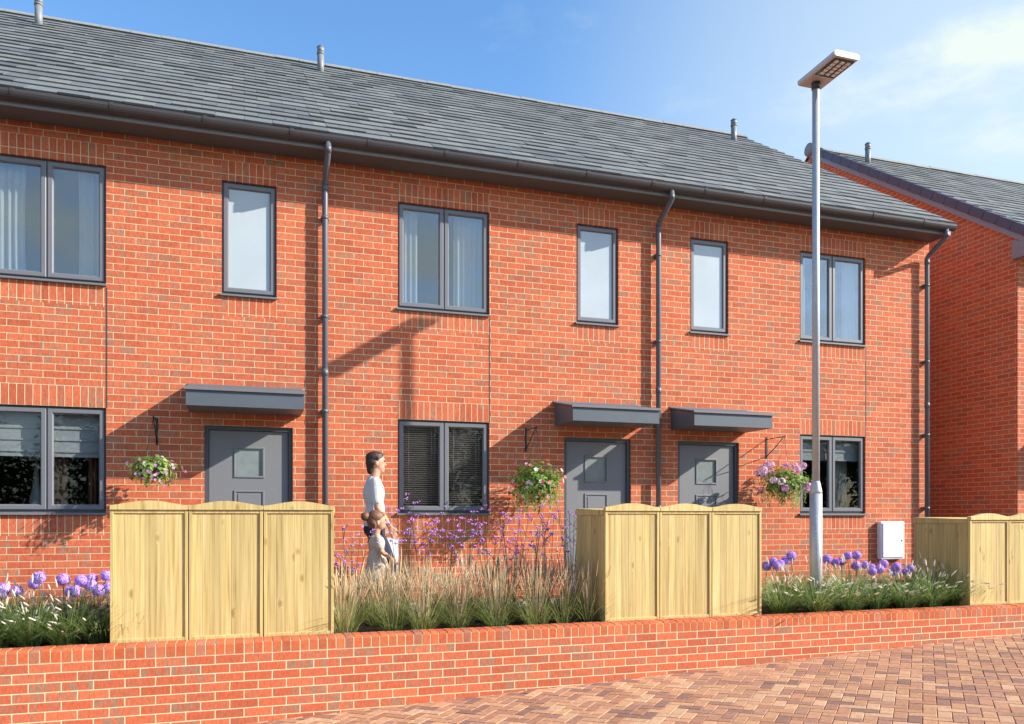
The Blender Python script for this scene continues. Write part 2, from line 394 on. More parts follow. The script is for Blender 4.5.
# ------------------------------------------------------------------ houses
TILE = [lin(109, 112, 111), lin(105, 108, 108), lin(113, 115, 114), lin(100, 104, 105), lin(116, 118, 116), lin(107, 111, 110), lin(94, 98, 100)]
def roof(parent, x0, x1, verge_left, verge_right):
    m = MB(); ln = math.hypot(YR-YE, ZR-ZE); uy, uz = (YR-YE)/ln, (ZR-ZE)/ln; ny, nz = -uz, uy
    gauge = .3; rows = int((ln-.06)/gauge)+1; tw = .3; th = .011
    pt = lambda x, s, h: (x, YE+uy*s+ny*h, ZE+uz*s+nz*h)
    for r in range(rows):
        s0 = r*gauge; s1 = min(s0+gauge+.05, ln); off = .15*(r % 2)
        x = math.floor(x0/tw)*tw-tw+off
        while x < x1:
            a = max(x, x0)+.0015; b = min(x+tw, x1)-.0015; x += tw
            if b-a < .02: continue
            c = TILE[min(6, int(rnd.random()*6.6))]; k = rnd.choice((.86, .90, .93, .96, 1.0, 1.05)); c = (c[0]*k, c[1]*k, c[2]*k, 1)
            h = rnd.choice((-.003, -.001, 0, .001, .003, .006)); h0 = .006+h; h1 = .001
            vs = [pt(a, s0, h0-th), pt(b, s0, h0-th), pt(b, s1, h1-th), pt(a, s1, h1-th), pt(a, s0+.004, h0+th), pt(b, s0+.004, h0+th), pt(b, s1, h1+th-.012), pt(a, s1, h1+th-.012)]
            m.mesh(vs, [(4, 5, 6, 7), (1, 2, 6, 5), (3, 0, 4, 7)], 0, c); m.mesh(vs[:6], [(0, 1, 5, 4)], 0, (c[0]*.3, c[1]*.3, c[2]*.3, 1))  # butt face darkened, shadow line between courses put into the colour
    # rear slope and underlay
    yb = 2*YR-YE
    m.face([(x0, YR, ZR-.03), (x1, YR, ZR-.03), (x1, yb, ZE-.03), (x0, yb, ZE-.03)], 0, TILE[0])
    m.face([(x0, YE+.02, ZE-.04), (x1, YE+.02, ZE-.04), (x1, YR, ZR-.05), (x0, YR, ZR-.05)], 0, TILE[6])
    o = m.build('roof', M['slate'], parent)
    rg = MB(); x = x0
    while x < x1-.02:
        b = min(x+.45, x1); z = ZR+.035+rnd.uniform(-.004, .004)
        prof = [(YR-.125, z-.085), (YR-.115, z-.06), (YR-.06, z-.012), (YR, z+.006), (YR+.06, z-.012), (YR+.125, z-.075), (YR+.11, z-.085), (YR, z-.02), (YR-.10, z-.09)]
        rg.prism(prof, 'x', x+.003, b-.003)
        x = b
    rg.build('ridge', M['ridge'], o)
    return o

def vent(parent, x, y=13.9):
    z = ZE+SL*(y-YE); m = MB()
    m.tube([(x, y, z-.1), (x, y, z+.30)], .055, 12)
    m.tube([(x, y, z+.285), (x, y, z+.31)], .064, 12)
    m.tube([(x, y, z+.31), (x, y, z+.40)], .058, 12)
    m.tube([(x, y, z+.40), (x, y, z+.43)], [.066, .03], 12)
    m.build('vent_pipe', M['vent'], parent)

def window(parent, x0, x1, z0, z1, lights, frosted=False, low=False):
    """framed casement window set 35 mm behind the brick face"""
    yf = D+.038; f = MB(); fw = .02
    for a, b in (((x0, yf, z0), (x0+fw, yf+.07, z1)), ((x1-fw, yf, z0), (x1, yf+.07, z1)), ((x0+fw, yf, z0), (x1-fw, yf+.07, z0+fw)), ((x0+fw, yf, z1-fw), (x1-fw, yf+.07, z1))): f.box(a, b)
    xm = (x0+x1)/2
    if lights == 2: f.box((xm-.012, yf+.002, z0+fw), (xm+.012, yf+.07, z1-fw))
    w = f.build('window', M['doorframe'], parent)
    spans = [(x0+fw, x1-fw)] if lights == 1 else [(x0+fw, xm-.006), (xm+.006, x1-fw)]
    for a, b in spans:
        s = MB(); sw = .056; ys = yf-.014; za, zb = z0+fw+.002, z1-fw-.002
        prof = [(0, 0), (.006, -.004), (sw-.012, -.004), (sw, .014)]   # across the sash: step in from the outer edge
        def ring(k): 
            d, y = prof[k]; return [(a+d, ys+y, za+d), (b-d, ys+y, za+d), (b-d, ys+y, zb-d), (a+d, ys+y, zb-d)]
        rs = [[(p[0], ys+.05, p[2]) for p in ring(0)]]+[ring(k) for k in range(4)]+[[(p[0], ys+.045, p[2]) for p in ring(3)]]
        for q in range(len(rs)-1):
            for k in range(4): s.face([rs[q][k], rs[q][(k+1) % 4], rs[q+1][(k+1) % 4], rs[q+1][k]])
        s.build('sash', M['frame'], w)
        p = MB(); d = sw-.004; yp = ys+.022
        p.box((a+d, yp, za+d), (b-d, yp+.006, zb-d))
        p.build('pane', M['frost'] if frosted else M['glass_low' if low else 'glass'], w)
    sl = MB(); sl.prism([(D-.035, z0-.034), (D-.035, z0-.016), (D-.03, z0-.012), (yf+.02, z0-.002), (yf+.02, z0-.034)], 'x', x0-.02, x1+.004)
    sl.build('sill', M['frame'], w)
    return w

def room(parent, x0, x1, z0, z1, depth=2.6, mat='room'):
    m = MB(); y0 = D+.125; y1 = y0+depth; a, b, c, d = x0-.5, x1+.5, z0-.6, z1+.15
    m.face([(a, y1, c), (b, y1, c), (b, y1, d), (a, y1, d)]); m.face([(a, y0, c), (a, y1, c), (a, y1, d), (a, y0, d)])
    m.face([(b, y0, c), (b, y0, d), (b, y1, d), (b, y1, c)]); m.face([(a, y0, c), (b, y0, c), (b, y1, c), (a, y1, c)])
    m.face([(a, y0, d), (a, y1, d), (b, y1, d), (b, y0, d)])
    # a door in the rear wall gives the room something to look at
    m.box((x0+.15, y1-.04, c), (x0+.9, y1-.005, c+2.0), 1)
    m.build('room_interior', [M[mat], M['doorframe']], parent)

def folds(m, x0, x1, z0, z1, y, n, amp, taper=0.0):
    k = n*8
    def P(i, z, tp):
        t = i/k; x = x0+(x1-x0)*t; x = x+(((x0+x1)/2)-x)*tp
        return (x, y+amp*math.sin(t*n*2*math.pi+.6*math.sin(t*9)), z)
    zs = [z0+(z1-z0)*q/5 for q in range(6)]
    for q in range(5):
        for i in range(k):
            t0 = taper*math.sin(q/5*math.pi); t1 = taper*math.sin((q+1)/5*math.pi)
            m.face([P(i, zs[q], t0), P(i+1, zs[q], t0), P(i+1, zs[q+1], t1), P(i, zs[q+1], t1)], 0, (1, 1, 1, 1), True)

def curtain(parent, x0, x1, z0, z1, y=None, n=4, amp=.018, mat='curtain', taper=0):
    m = MB(); folds(m, x0, x1, z0, z1, y or D+.15, n, amp, taper); return m.build('curtain', M[mat], parent)
def roman(parent, x0, x1, z0, z1):
    m = MB(); y = D+.13; z = z1; k = 0
    while z > z0+.01:
        zb = max(z-.125, z0); m.box((x0, y, zb), (x1, y+.008, z)); m.box((x0, y-.012, zb-.004), (x1, y, zb+.012)); z = zb
    m.build('roman_blind', M['roman'], parent)
def venetian(parent, x0, x1, z0, z1):
    m = MB(); y = D+.105; z = z1-.03
    m.box((x0, y-.015, z1-.03), (x1, y+.02, z1))
    while z > z0:
        m.prism([(y-.011, z+.006), (y+.011, z-.006), (y+.011, z-.0045), (y-.011, z+.0075)], 'x', x0, x1); z -= .026
    for xx in (x0+.12, x1-.12): m.tube([(xx, y-.013, z0), (xx, y-.013, z1)], .0015, 4)
    m.tube([(x1-.08, y-.02, z1-.5), (x1-.08, y-.02, z1)], .003, 5)
    m.build('venetian_blind', M['blind'], parent)

def door(parent, x0, x1):
    z1 = DT; f = MB(); y = D+.03; fw = .045
    f.box((x0, y, .03), (x0+fw, y+.09, z1)); f.box((x1-fw, y, .03), (x1, y+.09, z1)); f.box((x0+fw, y, z1-fw), (x1-fw, y+.09, z1)); f.box((x0, D-.06, .03), (x1, y+.09, .075))
    df = f.build('door', M['doorframe'], parent)
    l = MB(); a, b = x0+fw+.004, x1-fw-.004; yl = y+.032; xm = (x0+x1)/2; hw = .155
    wz0, wz1 = 1.53, 1.86
    # leaf with a square opening
    X = [a, xm-hw, xm+hw, b]; Z = [.08, wz0, wz1, z1-fw-.004]
    for i in range(3):
        for k in range(3):
            if i == 1 and k == 1: continue
            l.box((X[i], yl, Z[k]), (X[i+1], yl+.044, Z[k+1]))
    # fine vertical grooves beside the glazing
    lf = l.build('door_leaf', M['door'], df)
    mo = MB()
    def mould(x0_, x1_, z0_, z1_, w=.022, h=.011):
        for p, q in (((x0_, z0_), (x1_, z0_+w)), ((x0_, z1_-w), (x1_, z1_)), ((x0_, z0_+w), (x0_+w, z1_-w)), ((x1_-w, z0_+w), (x1_, z1_-w))):
            mo.box((p[0], yl-h, p[1]), (q[0], yl-.0005, q[1]), bev=.004)
    mould(xm-hw-.012, xm+hw+.012, wz0-.012, wz1+.012); mould(xm-hw-.012, xm+hw+.012, .22, 1.375)
    mo.box((xm-hw+.03, yl-.006, .262), (xm+hw-.03, yl-.0005, 1.333), bev=.003)
    mo.build('door_moulding', M['door'], df)
    p = MB(); p.box((xm-hw, yl+.012, wz0), (xm+hw, yl+.02, wz1)); p.build('door_pane', M['door_glass'], df)
    h = MB(); hx = b-.07; h.box((hx-.02, yl-.012, .92), (hx+.02, yl-.001, 1.14), bev=.004)
    h.tube([(hx, yl-.01, 1.05), (hx, yl-.055, 1.05), (hx-.11, yl-.055, 1.05)], .010, 8)
    h.build('door_handle', M['steel'], df)
    return df

def canopy(parent, x0, x1):
    m = MB(); yf = D-.63
    zw, zf = 2.545, 2.425
    m.prism([(yf, zf-.016), (D-.002, zw-.022), (D-.002, zw), (yf, zf)], 'x', x0, x1)
    c = m.build('canopy', M['canopy'], parent)
    b = MB(); i = .016
    b.prism([(yf+.018, 2.24), (D-.003, 2.24), (D-.003, zw-.028), (yf+.018, zf-.020)], 'x', x0+i, x1-i)
    b.build('canopy_fascia', M['canopy'], c)
    e = MB()
    e.prism([(yf-.006, zf-.022), (yf+.004, zf-.022), (yf+.012, zf+.008), (yf-.006, zf+.008)], 'x', x0-.004, x1+.004)
    e.build('canopy_trim', M['frame'], c)
    e = MB(); e.box((x0-.004, D-.012, zw-.01), (x1+.004, D-.002, zw+.012)); e.build('canopy_flashing', M['frame'], c)

def gutter(parent, x0, x1):
    yc, zt, r = 9.318, 5.345, .056; m = MB(); n = 10
    A = [(yc-r*math.cos(math.pi*k/n), zt-r*1.55*math.sin(math.pi*k/n)) for k in range(n+1)]
    B = [(yc-(r-.004)*math.cos(math.pi*k/n), zt-(r-.004)*1.5*math.sin(math.pi*k/n)) for k in range(n+1)]
    for P, fl in ((A, 0), (B, 1)):
        for k in range(n):
            q = [(x0, *P[k]), (x1, *P[k]), (x1, *P[k+1]), (x0, *P[k+1])]; m.face(q if fl else q[::-1], 0, (1, 1, 1, 1), True)
    for s in (0, n): m.face([(x0, *A[s]), (x1, *A[s]), (x1, *B[s]), (x0, *B[s])])
    for xx in (x0, x1):
        for k in range(n): m.face([(xx, *A[k]), (xx, *A[k+1]), (xx, yc, zt-.001)])
    g = m.build('gutter', M['gutter'], parent)
    x = x0+.45
    while x < x1-.1:
        c = MB(); C = [(yc-(r+.006)*math.cos(math.pi*k/n), zt+.004-(r+.006)*1.52*math.sin(math.pi*k/n)) for k in range(n+1)]
        poly = C+[(yc+r-.002, zt+.004)]
        for k in range(n): c.face([(x-.022, *C[k]), (x-.022, *C[k+1]), (x+.022, *C[k+1]), (x+.022, *C[k])], 0, (1, 1, 1, 1), True)
        for xx in (x-.022, x+.022): c.face([(xx, p[0], p[1]) for p in C])
        c.build('gutter_bracket', M['gutter'], g); x += .9
    f = MB(); f.box((x0, 9.378, 5.222), (x1, 9.398, 5.37)); f.build('fascia', M['fascia'], parent)
    s = MB(); s.box((x0, 9.398, 5.236), (x1, D+.02, 5.246)); s.build('soffit', M['soffit'], parent)

def downpipe(parent, x):
    m = MB(); r = .034; yw = D-.075; yg = 9.318
    m.tube([(x, yg, 5.29), (x, yg, 5.19), (x, yg+.02, 5.15), (x, yw-.03, 4.99), (x, yw, 4.95), (x, yw, 4.85), (x, yw, .0)], r, 12)
    for z in (5.20, 4.90, 2.75): m.tube([(x, yg if z > 5 else yw, z-.04), (x, yg if z > 5 else yw, z+.04)], r+.004, 12)
    p = m.build('downpipe', M['pipe'], parent)
    for z in (4.55, 3.4, 2.3, 1.2, .35):
        b = MB(); b.tube([(x, yw, z-.02), (x, yw, z+.02)], r+.004, 12); b.box((x-.045, yw+.02, z-.018), (x+.045, D+.002, z+.018)); b.build('pipe_clip', M['pipe'], p)

def wall(parent, x0, x1, openings, soldiers, left_end, right_end):
    m = MB(); zt = 5.26; zb = -.1
    X = sorted({x0, x1, *[v for o in openings for v in o[:2]]}); Z = sorted({zb, zt, *[v for o in openings for v in o[2:4]], *[v for o in soldiers for v in o[2:4]]})
    inside = lambda x, z, L: any(o[0] < x < o[1] and o[2] < z < o[3] for o in L)
    for a, b in zip(X, X[1:]):
        for c, d in zip(Z, Z[1:]):
            xm, zm = (a+b)/2, (c+d)/2
            if inside(xm, zm, openings): continue
            m.face([(a, D, c), (b, D, c), (b, D, d), (a, D, d)], 1 if inside(xm, zm, soldiers) else 0)
    for (a, b, c, d) in openings:
        y = D+.13
        m.face([(a, D, c), (a, D, d), (a, y, d), (a, y, c)]); m.face([(b, D, c), (b, y, c), (b, y, d), (b, D, d)])
        m.face([(a, D, d), (b, D, d), (b, y, d), (a, y, d)], 1); m.face([(a, D, c), (a, y, c), (b, y, c), (b, D, c)])
    yb = 2*YR-D; zp = ZR-.06
    z_at = lambda y: ZE+SL*(y-YE)-.05
    if left_end: m.face([(x0, D, zb), (x0, D, z_at(D)), (x0, YR, zp), (x0, yb, z_at(D)), (x0, yb, zb)])
    if right_end: m.face([(x1, D, zb), (x1, yb, zb), (x1, yb, z_at(D)), (x1, YR, zp), (x1, D, z_at(D))])
    rw = MB(); rw.face([(x1, yb, zb), (x0, yb, zb), (x0, yb, zt), (x1, yb, zt)]); rw.build('rear_wall', M['brick'], parent)
    return m.build('wall', [M['brick'], M['soldier']], parent)

def basket_bracket(parent, x, z):
    m = MB(); m.box((x-.012, D-.008, z-.27), (x+.012, D-.001, z+.03)); e = D-.40
    m.box((x-.006, e, z-.006), (x+.006, D-.006, z+.004)); m.tube([(x, D-.006, z-.24), (x, D-.2, z-.13), (x, e+.03, z-.01)], .006, 6)
    m.tube([(x, e+.02, z), (x, e-.005, z+.012), (x, e-.022, z-.005), (x, e-.008, z-.02)], .005, 6)
    return m.build('basket_bracket', M['black'], parent)

def house(label, x0, x1, big, nar, dr, can, pipe, vx, ends, style, brk=None, name='terraced_house', joint=True):
    h = thing(name, label, 'house', ((x0+x1)/2, D, 0), 'row of red brick houses')
    op = [(big[0], big[1], UB-.03, UT), (big[0], big[1], LB-.03, LT), (nar[0], nar[1], UB-.03, UT), (dr[0], dr[1], .03, DT)]
    sd = [(big[0], big[1], UT, UT+.225), (big[0], big[1], UB-.255, UB-.03), (big[0], big[1], LT, LT+.225), (big[0], big[1], LB-.255, LB-.03), (nar[0], nar[1], UT, UT+.225), (nar[0], nar[1], UB-.255, UB-.03)]
    w = wall(h, x0, x1, op, sd, *ends)
    if joint:
        j = MB(); jx = big[1]+.004; j.box((jx-.007, D-.002, LT+.0), (jx+.007, D+.01, UB-.045)); j.build('movement_joint', M['joint'], w)
    window(h, big[0], big[1], UB, UT, 2); window(h, big[0], big[1], LB, LT, 2, low=True); window(h, nar[0], nar[1], UB, UT, 1, frosted=True)
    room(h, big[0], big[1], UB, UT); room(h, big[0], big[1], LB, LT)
    b0, b1 = big; s = style
    if s['up'] == 'voile':
        curtain(h, b0-.02, b0+.27, UB-.1, UT+.05, n=4); curtain(h, b1-.42, b1+.02, UB-.1, UT+.05, n=6, amp=.015)
    elif s['up'] == 'side':
        curtain(h, b0-.02, b0+.36, UB-.1, UT+.05, n=5, taper=.1); curtain(h, b1-.30, b1+.02, UB-.1, UT+.05, n=4, taper=.1)
    else:
        curtain(h, b1-.3, b1+.02, UB-.1, UT+.05, n=4); curtain(h, b0-.02, b0+.2, UB-.1, UT+.05, n=3)
    if s['low'] == 'roman':
        roman(h, b0, b1, LT-.53, LT+.02); curtain(h, b0+.5, b0+.72, LB-.1, LT, D+.3, 3, .02, 'drape'); curtain(h, b0+.92, b0+1.01, LB-.1, LT, D+.34, 2, .02, 'drape')
    elif s['low'] == 'venetian':
        venetian(h, b0+.03, (b0+b1)/2-.02, LB, LT); venetian(h, (b0+b1)/2+.02, b1-.03, LB, LT)
    else: roman(h, b0, b1, LT-.36, LT+.02); curtain(h, b1-.28, b1-.08, LB-.1, LT-.3, D+.3, 3, .015, 'roman')
    door(h, *dr); canopy(h, *can)
    vl = .05 if ends[0] else 0; vr = .05 if ends[1] else 0
    roof(h, x0-vl, x1+vr, *ends); gutter(h, x0-(.04 if ends[0] else 0), x1+(.03 if ends[1] else 0)); downpipe(h, pipe); vent(h, vx)
    if brk: basket_bracket(h, *brk)
    return h

W = 1.15
hz = house('terraced house at the left edge of the photo, mostly beyond the frame', -8.0, -3.55, (-7.1, -5.95), (-4.8, -4.2), (-5.0, -4.04), (-5.16, -3.92), -3.55, -7.4, (True, False), dict(up='plain', low='roman'))
hA = house('left brick house with grey roman blind and terracotta curtain in the lower window', -3.55, .90, (-1.422-W, -1.422), (-.243, .354), (-.427, .534), (-.597, .637), .893, -2.95, (False, False), dict(up='side', low='roman'), (-.914, 2.13))
hB = house('middle brick house with dark venetian blinds and the person walking past', .90, 5.27, (1.758, 2.909), (4.087, 4.684), (3.914, 4.868), (3.768, 4.972), 5.235, 1.21, (False, False), dict(up='voile', low='venetian'), (3.39, 2.165))
hC = house('right end brick house of the terrace with white meter box on its wall', 5.27, 9.87, (7.535, 8.685), (5.76, 6.357), (5.568, 6.526), (5.442, 6.645), 9.755, 9.19, (False, True), dict(up='plain', low='half'), (6.975, 2.16))
hD = house('neighbouring brick house across the gap, its bare gable wall in shade', 11.65, 21.0, (14.3, 15.45), (12.3, 12.9), (12.4, 13.36), (12.25, 13.5), 20.8, 12.45, (True, True), dict(up='plain', low='half'), name='gabled_house')

# dry verge units, undercloak and ridge end on the neighbour's gable
def verge(parent, x):
    m = MB(); ln = math.hypot(YR-YE, ZR-ZE); uy, uz = (YR-YE)/ln, (ZR-ZE)/ln; ny, nz = -uz, uy
    P = lambda s, h: (YE+uy*s+ny*h, ZE+uz*s+nz*h); s = -.03; k = 0
    while s < ln-.05:
        e = min(s+.3, ln); up = .062+(.010); m.prism([P(s, -.075), P(e, -.082), P(e, up-.012), P(s, up)], 'x', x-.105, x-.045)
        m.prism([P(s, up-.03), P(e, up-.042), P(e, up-.010), P(s, up+.002)], 'x', x-.046, x+.06)
        s = e+.012
    m.build('verge_cap', M['verge'], parent)
    b = MB(); b.prism([P(.0, -.16), P(ln, -.16), P(ln, -.078), P(.0, -.078)], 'x', x-.085, x-.003)
    b.prism([(9.36, 5.15), (D+.03, 5.15), (D+.03, 5.46), (9.36, 5.30)], 'x', x-.09, x-.004)
    b.build('barge_board', M['fascia'], parent)
    r = MB(); r.tube([(x-.12, YR, ZR-.03), (x+.02, YR, ZR-.03)], .14, 16); r.build('ridge_end_cap', M['ridge'], parent)
verge(hD, 11.65)

# meter box on the end house
def meter(parent):
    x0, x1, z0, z1 = 8.889, 9.322, 0.442, 1.001; m = MB(); m.box((x0, D-.085, z0), (x1, D-.001, z1), bev=.012)
    o = m.build('meter_box', M['white_box'], parent)
    d = MB(); d.box((x0+.028, D-.098, z0+.028), (x1-.022, D-.086, z1-.022), bev=.006); dd = d.build('meter_door', M['white_box'], o)
    k = MB(); k.tube([(x1-.06, D-.104, .72), (x1-.06, D-.096, .72)], .012, 10); k.build('meter_lock', M['frame'], dd)
meter(hC)

# ------------------------------------------------------------------ table lamp inside the left window
tl = thing('table_lamp', 'table lamp with cream shade behind the left ground-floor window', 'lamp', (-2.25, D+.75, .9))
def tlamp(x, y):
    m = MB(); m.tube([(x, y, 1.72), (x, y, 1.95)], [.17, .105], 20, cap=False); m.build('lamp_shade', M['shade'], tl)
    b = MB(); b.tube([(x, y, .9), (x, y, .93), (x, y, 1.0), (x, y, 1.25), (x, y, 1.45), (x, y, 1.72)], [.1, .1, .04, .075, .03, .015], 14); b.build('lamp_base', M['white_box'], tl)
tlamp(-2.25, D+.75)
st = thing('side_table', 'small wooden table under the cream lamp inside the left window', 'table', (-2.25, D+.75, .525))
m = MB(); m.box((-2.55, D+.5, .86), (-1.95, D+1.0, .898), bev=.005); m.build('table_top', M['drape'], st)
for sx in (-2.5, -2.0):
    for sy in (D+.55, D+.95):
        m = MB(); m.box((sx-.02, sy-.02, .525), (sx+.02, sy+.02, .86)); m.build('leg', M['drape'], st)

# ------------------------------------------------------------------ timber bin stores
def wcol(k=1.0): return (k*rnd.uniform(.84, 1.10), rnd.random(), 0, 1)
def bin_store(label, x0, x1, dep, H):
    Y = 7.325; z0 = .03; t = thing('bin_store', label, 'bin store', ((x0+x1)/2, Y+dep/2, z0), 'timber bin stores behind the low wall')
    n = 3; pw = (x1-x0)/n; zc = z0+H-.085    # underside of the arched caps
    for i in range(n):
        a, b = x0+i*pw+.0035, x0+(i+1)*pw-.0035; p = MB(); st_ = .026
        p.box((a, Y, z0), (a+st_, Y+.04, zc-.002), 0, wcol(1.05), bev=.003); p.box((b-st_, Y, z0), (b, Y+.04, zc-.002), 0, wcol(1.05), bev=.003)
        p.box((a+st_+.001, Y+.002, zc-.03), (b-st_-.001, Y+.04, zc-.003), 0, wcol(1.0), bev=.003); p.box((a+st_+.001, Y+.002, z0), (b-st_-.001, Y+.04, z0+.035), 0, wcol(1.03), bev=.003)
        fr = p.build('door_panel', M['wood'], t)
        bo = MB(); k = 7; w = (b-a-2*st_)/k
        for q in range(k): bo.box((a+st_+q*w+.0002, Y+.012+rnd.uniform(0, .0015), z0+.03), (a+st_+(q+1)*w-.0002, Y+.03, zc-.025), 0, wcol(), bev=.002)
        bo.build('boards', M['wood'], fr)
        cp = MB(); pts = [(a, zc)]; N = 10
        top = [(a+(b-a)*q/N, zc+.036+(.040*math.sin(math.pi*q/N)**1.4)) for q in range(N+1)]
        cp.prism([(a+.0005, zc), (b-.0005, zc)]+top[::-1], 'y', Y-.012, Y+.045, 0, wcol(1.06)); cp.build('arched_cap', M['wood'], t)
        ld = MB(); ld.prism([(Y+.05, zc-.01), (Y+dep, zc+.01), (Y+dep, zc+.03), (Y+.05, zc+.008)], 'x', a, b, 0, wcol(1.05)); ld.build('lid', M['wood'], t)
    for xa, xb in ((x0, x0+.03), (x1-.03, x1)):
        s = MB(); k = 7; w = (dep-.05)/k
        for q in range(k): s.box((xa+rnd.uniform(.002, .004), Y+.045+q*w+.001, z0), (xb-rnd.uniform(.001, .003), Y+.045+(q+1)*w-.001, zc-.045), 0, wcol(.97), bev=.004)
        s.box((xa-.006, Y+.042, zc-.045), (xb+.006, Y+dep+.01, zc+.012), 0, wcol(1.0), bev=.004)
        s.build('side_panel', M['wood'], t)
    bk = MB(); bk.box((x0+.031, Y+dep-.03, z0), (x1-.031, Y+dep-.005, zc-.02), 0, wcol(.95)); bk.build('back_panel', M['wood'], t)
    return t
bin_store('pale timber bin store left of the walking person, below the left front door', -1.045, .755, .74, 1.185)
bin_store('pale timber bin store in the middle, right of the grasses and below two doors', 3.375, 5.185, .74, 1.185)
bin_store('pale timber bin store at the right edge, beside the meter box and flower bed', 8.02, 9.82, .84, 1.09)

# ------------------------------------------------------------------ street lamp
def street_lamp():
    x, y = 6.09, 7.6; t = thing('street_lamp', 'tall galvanised street lamp with flat angled head in the right flower bed', 'street lamp', (x, y, 0))
    m = MB(); m.tube([(x, y, -.1), (x, y, 1.33)], .068, 20); m.tube([(x, y, 1.33), (x, y, 1.36), (x, y, 1.45), (x, y, 1.47)], [.068, .066, .046, .042], 20)
    m.tube([(x, y, 1.46), (x, y, 5.93)], .040, 20); p = m.build('pole', M['steel'], t)
    # head: tilted flat box reaching over the street
    h = MB(); ax = LAMP_AX; L0, L1, hw, th = -.11, .50, .16, .05
    side = Vector((-ax.y, ax.x, 0)).normalized(); up = side.cross(ax) if side.cross(ax).z > 0 else ax.cross(side)
    o = Vector((x, y, 5.95))
    P = lambda s, w, z: o+ax*s+side*w+up*z
    prof = [(-hw, 0), (-hw+.02, -.012), (hw-.02, -.012), (hw, 0), (hw, th-.012), (hw-.03, th), (-hw+.03, th), (-hw, th-.012)]
    n = len(prof); vs = [P(L0, w, z) for w, z in prof]+[P(L1, w, z) for w, z in prof]
    h.mesh(vs, [tuple(range(n)), tuple(range(2*n-1, n-1, -1))]+[(i, n+i, n+(i+1) % n, (i+1) % n) for i in range(n)])
    hd = h.build('lamp_head', M['lamp_case'], t)
    def slab(s0, s1, w0, w1, z0, z1):
        vs = [P(s, w, z) for s in (s0, s1) for w in (w0, w1) for z in (z0, z1)]
        return vs, [(0, 1, 3, 2), (4, 6, 7, 5), (0, 4, 5, 1), (2, 3, 7, 6), (0, 2, 6, 4), (1, 5, 7, 3)]
    g = MB(); g.mesh(*slab(.14, .46, -.125, .125, -.02, -.011)); gp = g.build('led_tray', M['lamp_dark'], hd)
    for i in range(5):
        for k in range(3):
            l = MB(); s = .20+i*.055; w = -.075+k*.075; l.mesh(*slab(s-.02, s+.02, w-.022, w+.022, -.03, -.0195)); l.build('led', M['led'], gp)
    c = MB(); c.tube([(x, y, 5.86), (x, y, 5.945)], .048, 16); c.build('collar', M['lamp_dark'], hd)
LAMP_AX = Vector((.0, -1.0, .03)).normalized()
street_lamp()

# ------------------------------------------------------------------ plants
def blade(m, base, ang, ln, lean, w, col, mi=0, droop=.5, seg=4):
    d = Vector((math.cos(ang), math.sin(ang), 0)); sd = Vector((-d.y, d.x, 0)); prev = None
    for i in range(seg+1):
        t = i/seg; r = ln*(lean*t+droop*lean*t*t*.6); z = ln*(t-droop*t*t*.75*min(1, lean*1.6))
        p = Vector(base)+d*r+Vector((0, 0, z)); ww = w*(1-t)**.6*.5+.0004
        cur = (p-sd*ww, p+sd*ww)
        if prev: m.face([prev[0], prev[1], cur[1], cur[0]], mi, col, True)
        prev = cur
    return p
def mixc(a, b, t): return tuple(a[i]+(b[i]-a[i])*t for i in range(3))+(1,)
def jit(c, k=.2):
    f = rnd.uniform(1-k, 1+k); return (c[0]*f, c[1]*f, c[2]*f, 1)
def spike(m, p, d, ln, r, col, seg=5):
    d = Vector(d).normalized(); p = Vector(p)
    m.tube([p, p+d*ln*.3, p+d*ln*.75, p+d*ln], [r*.5, r, r*.8, r*.15], seg, 0, col, True, False)

G_DARK, G_MID, G_LITE = (.11, .20, .045), (.14, .23, .06), (.36, .46, .17)
def fountain_grass(name='fountain_grass', loc=(0, 0, 0), label=''):
    t = thing(name, label, 'grass plant', loc, 'fountain grasses with white plumes'); x, y, z = loc
    m = MB()
    for i in range(430):
        a = rnd.uniform(0, 6.283); r = rnd.random()**.5*.10
        c = jit(mixc(G_DARK, G_LITE, rnd.random()**1.3))
        blade(m, (x+r*math.cos(a), y+r*math.sin(a), z), a+rnd.uniform(-.5, .5), rnd.uniform(.34, .62), rnd.uniform(.15, .95), .0065, c, droop=rnd.uniform(.4, .95))
    m.build('leaves', M['leafattr'], t)
    p = MB()
    for i in range(52):
        a = rnd.uniform(0, 6.283); ln = rnd.uniform(.22, .60); lean = rnd.uniform(.10, .95)
        e = blade(p, (x, y, z), a, ln, lean, .004, jit((.20, .20, .09)), droop=.5)
        spike(p, e, (math.cos(a)*lean*1.0, math.sin(a)*lean*1.0, .55-.4*lean), rnd.uniform(.05, .09), .0075, jit((.84, .78, .68), .14))
    p.build('plumes', M['plume'], t); return t
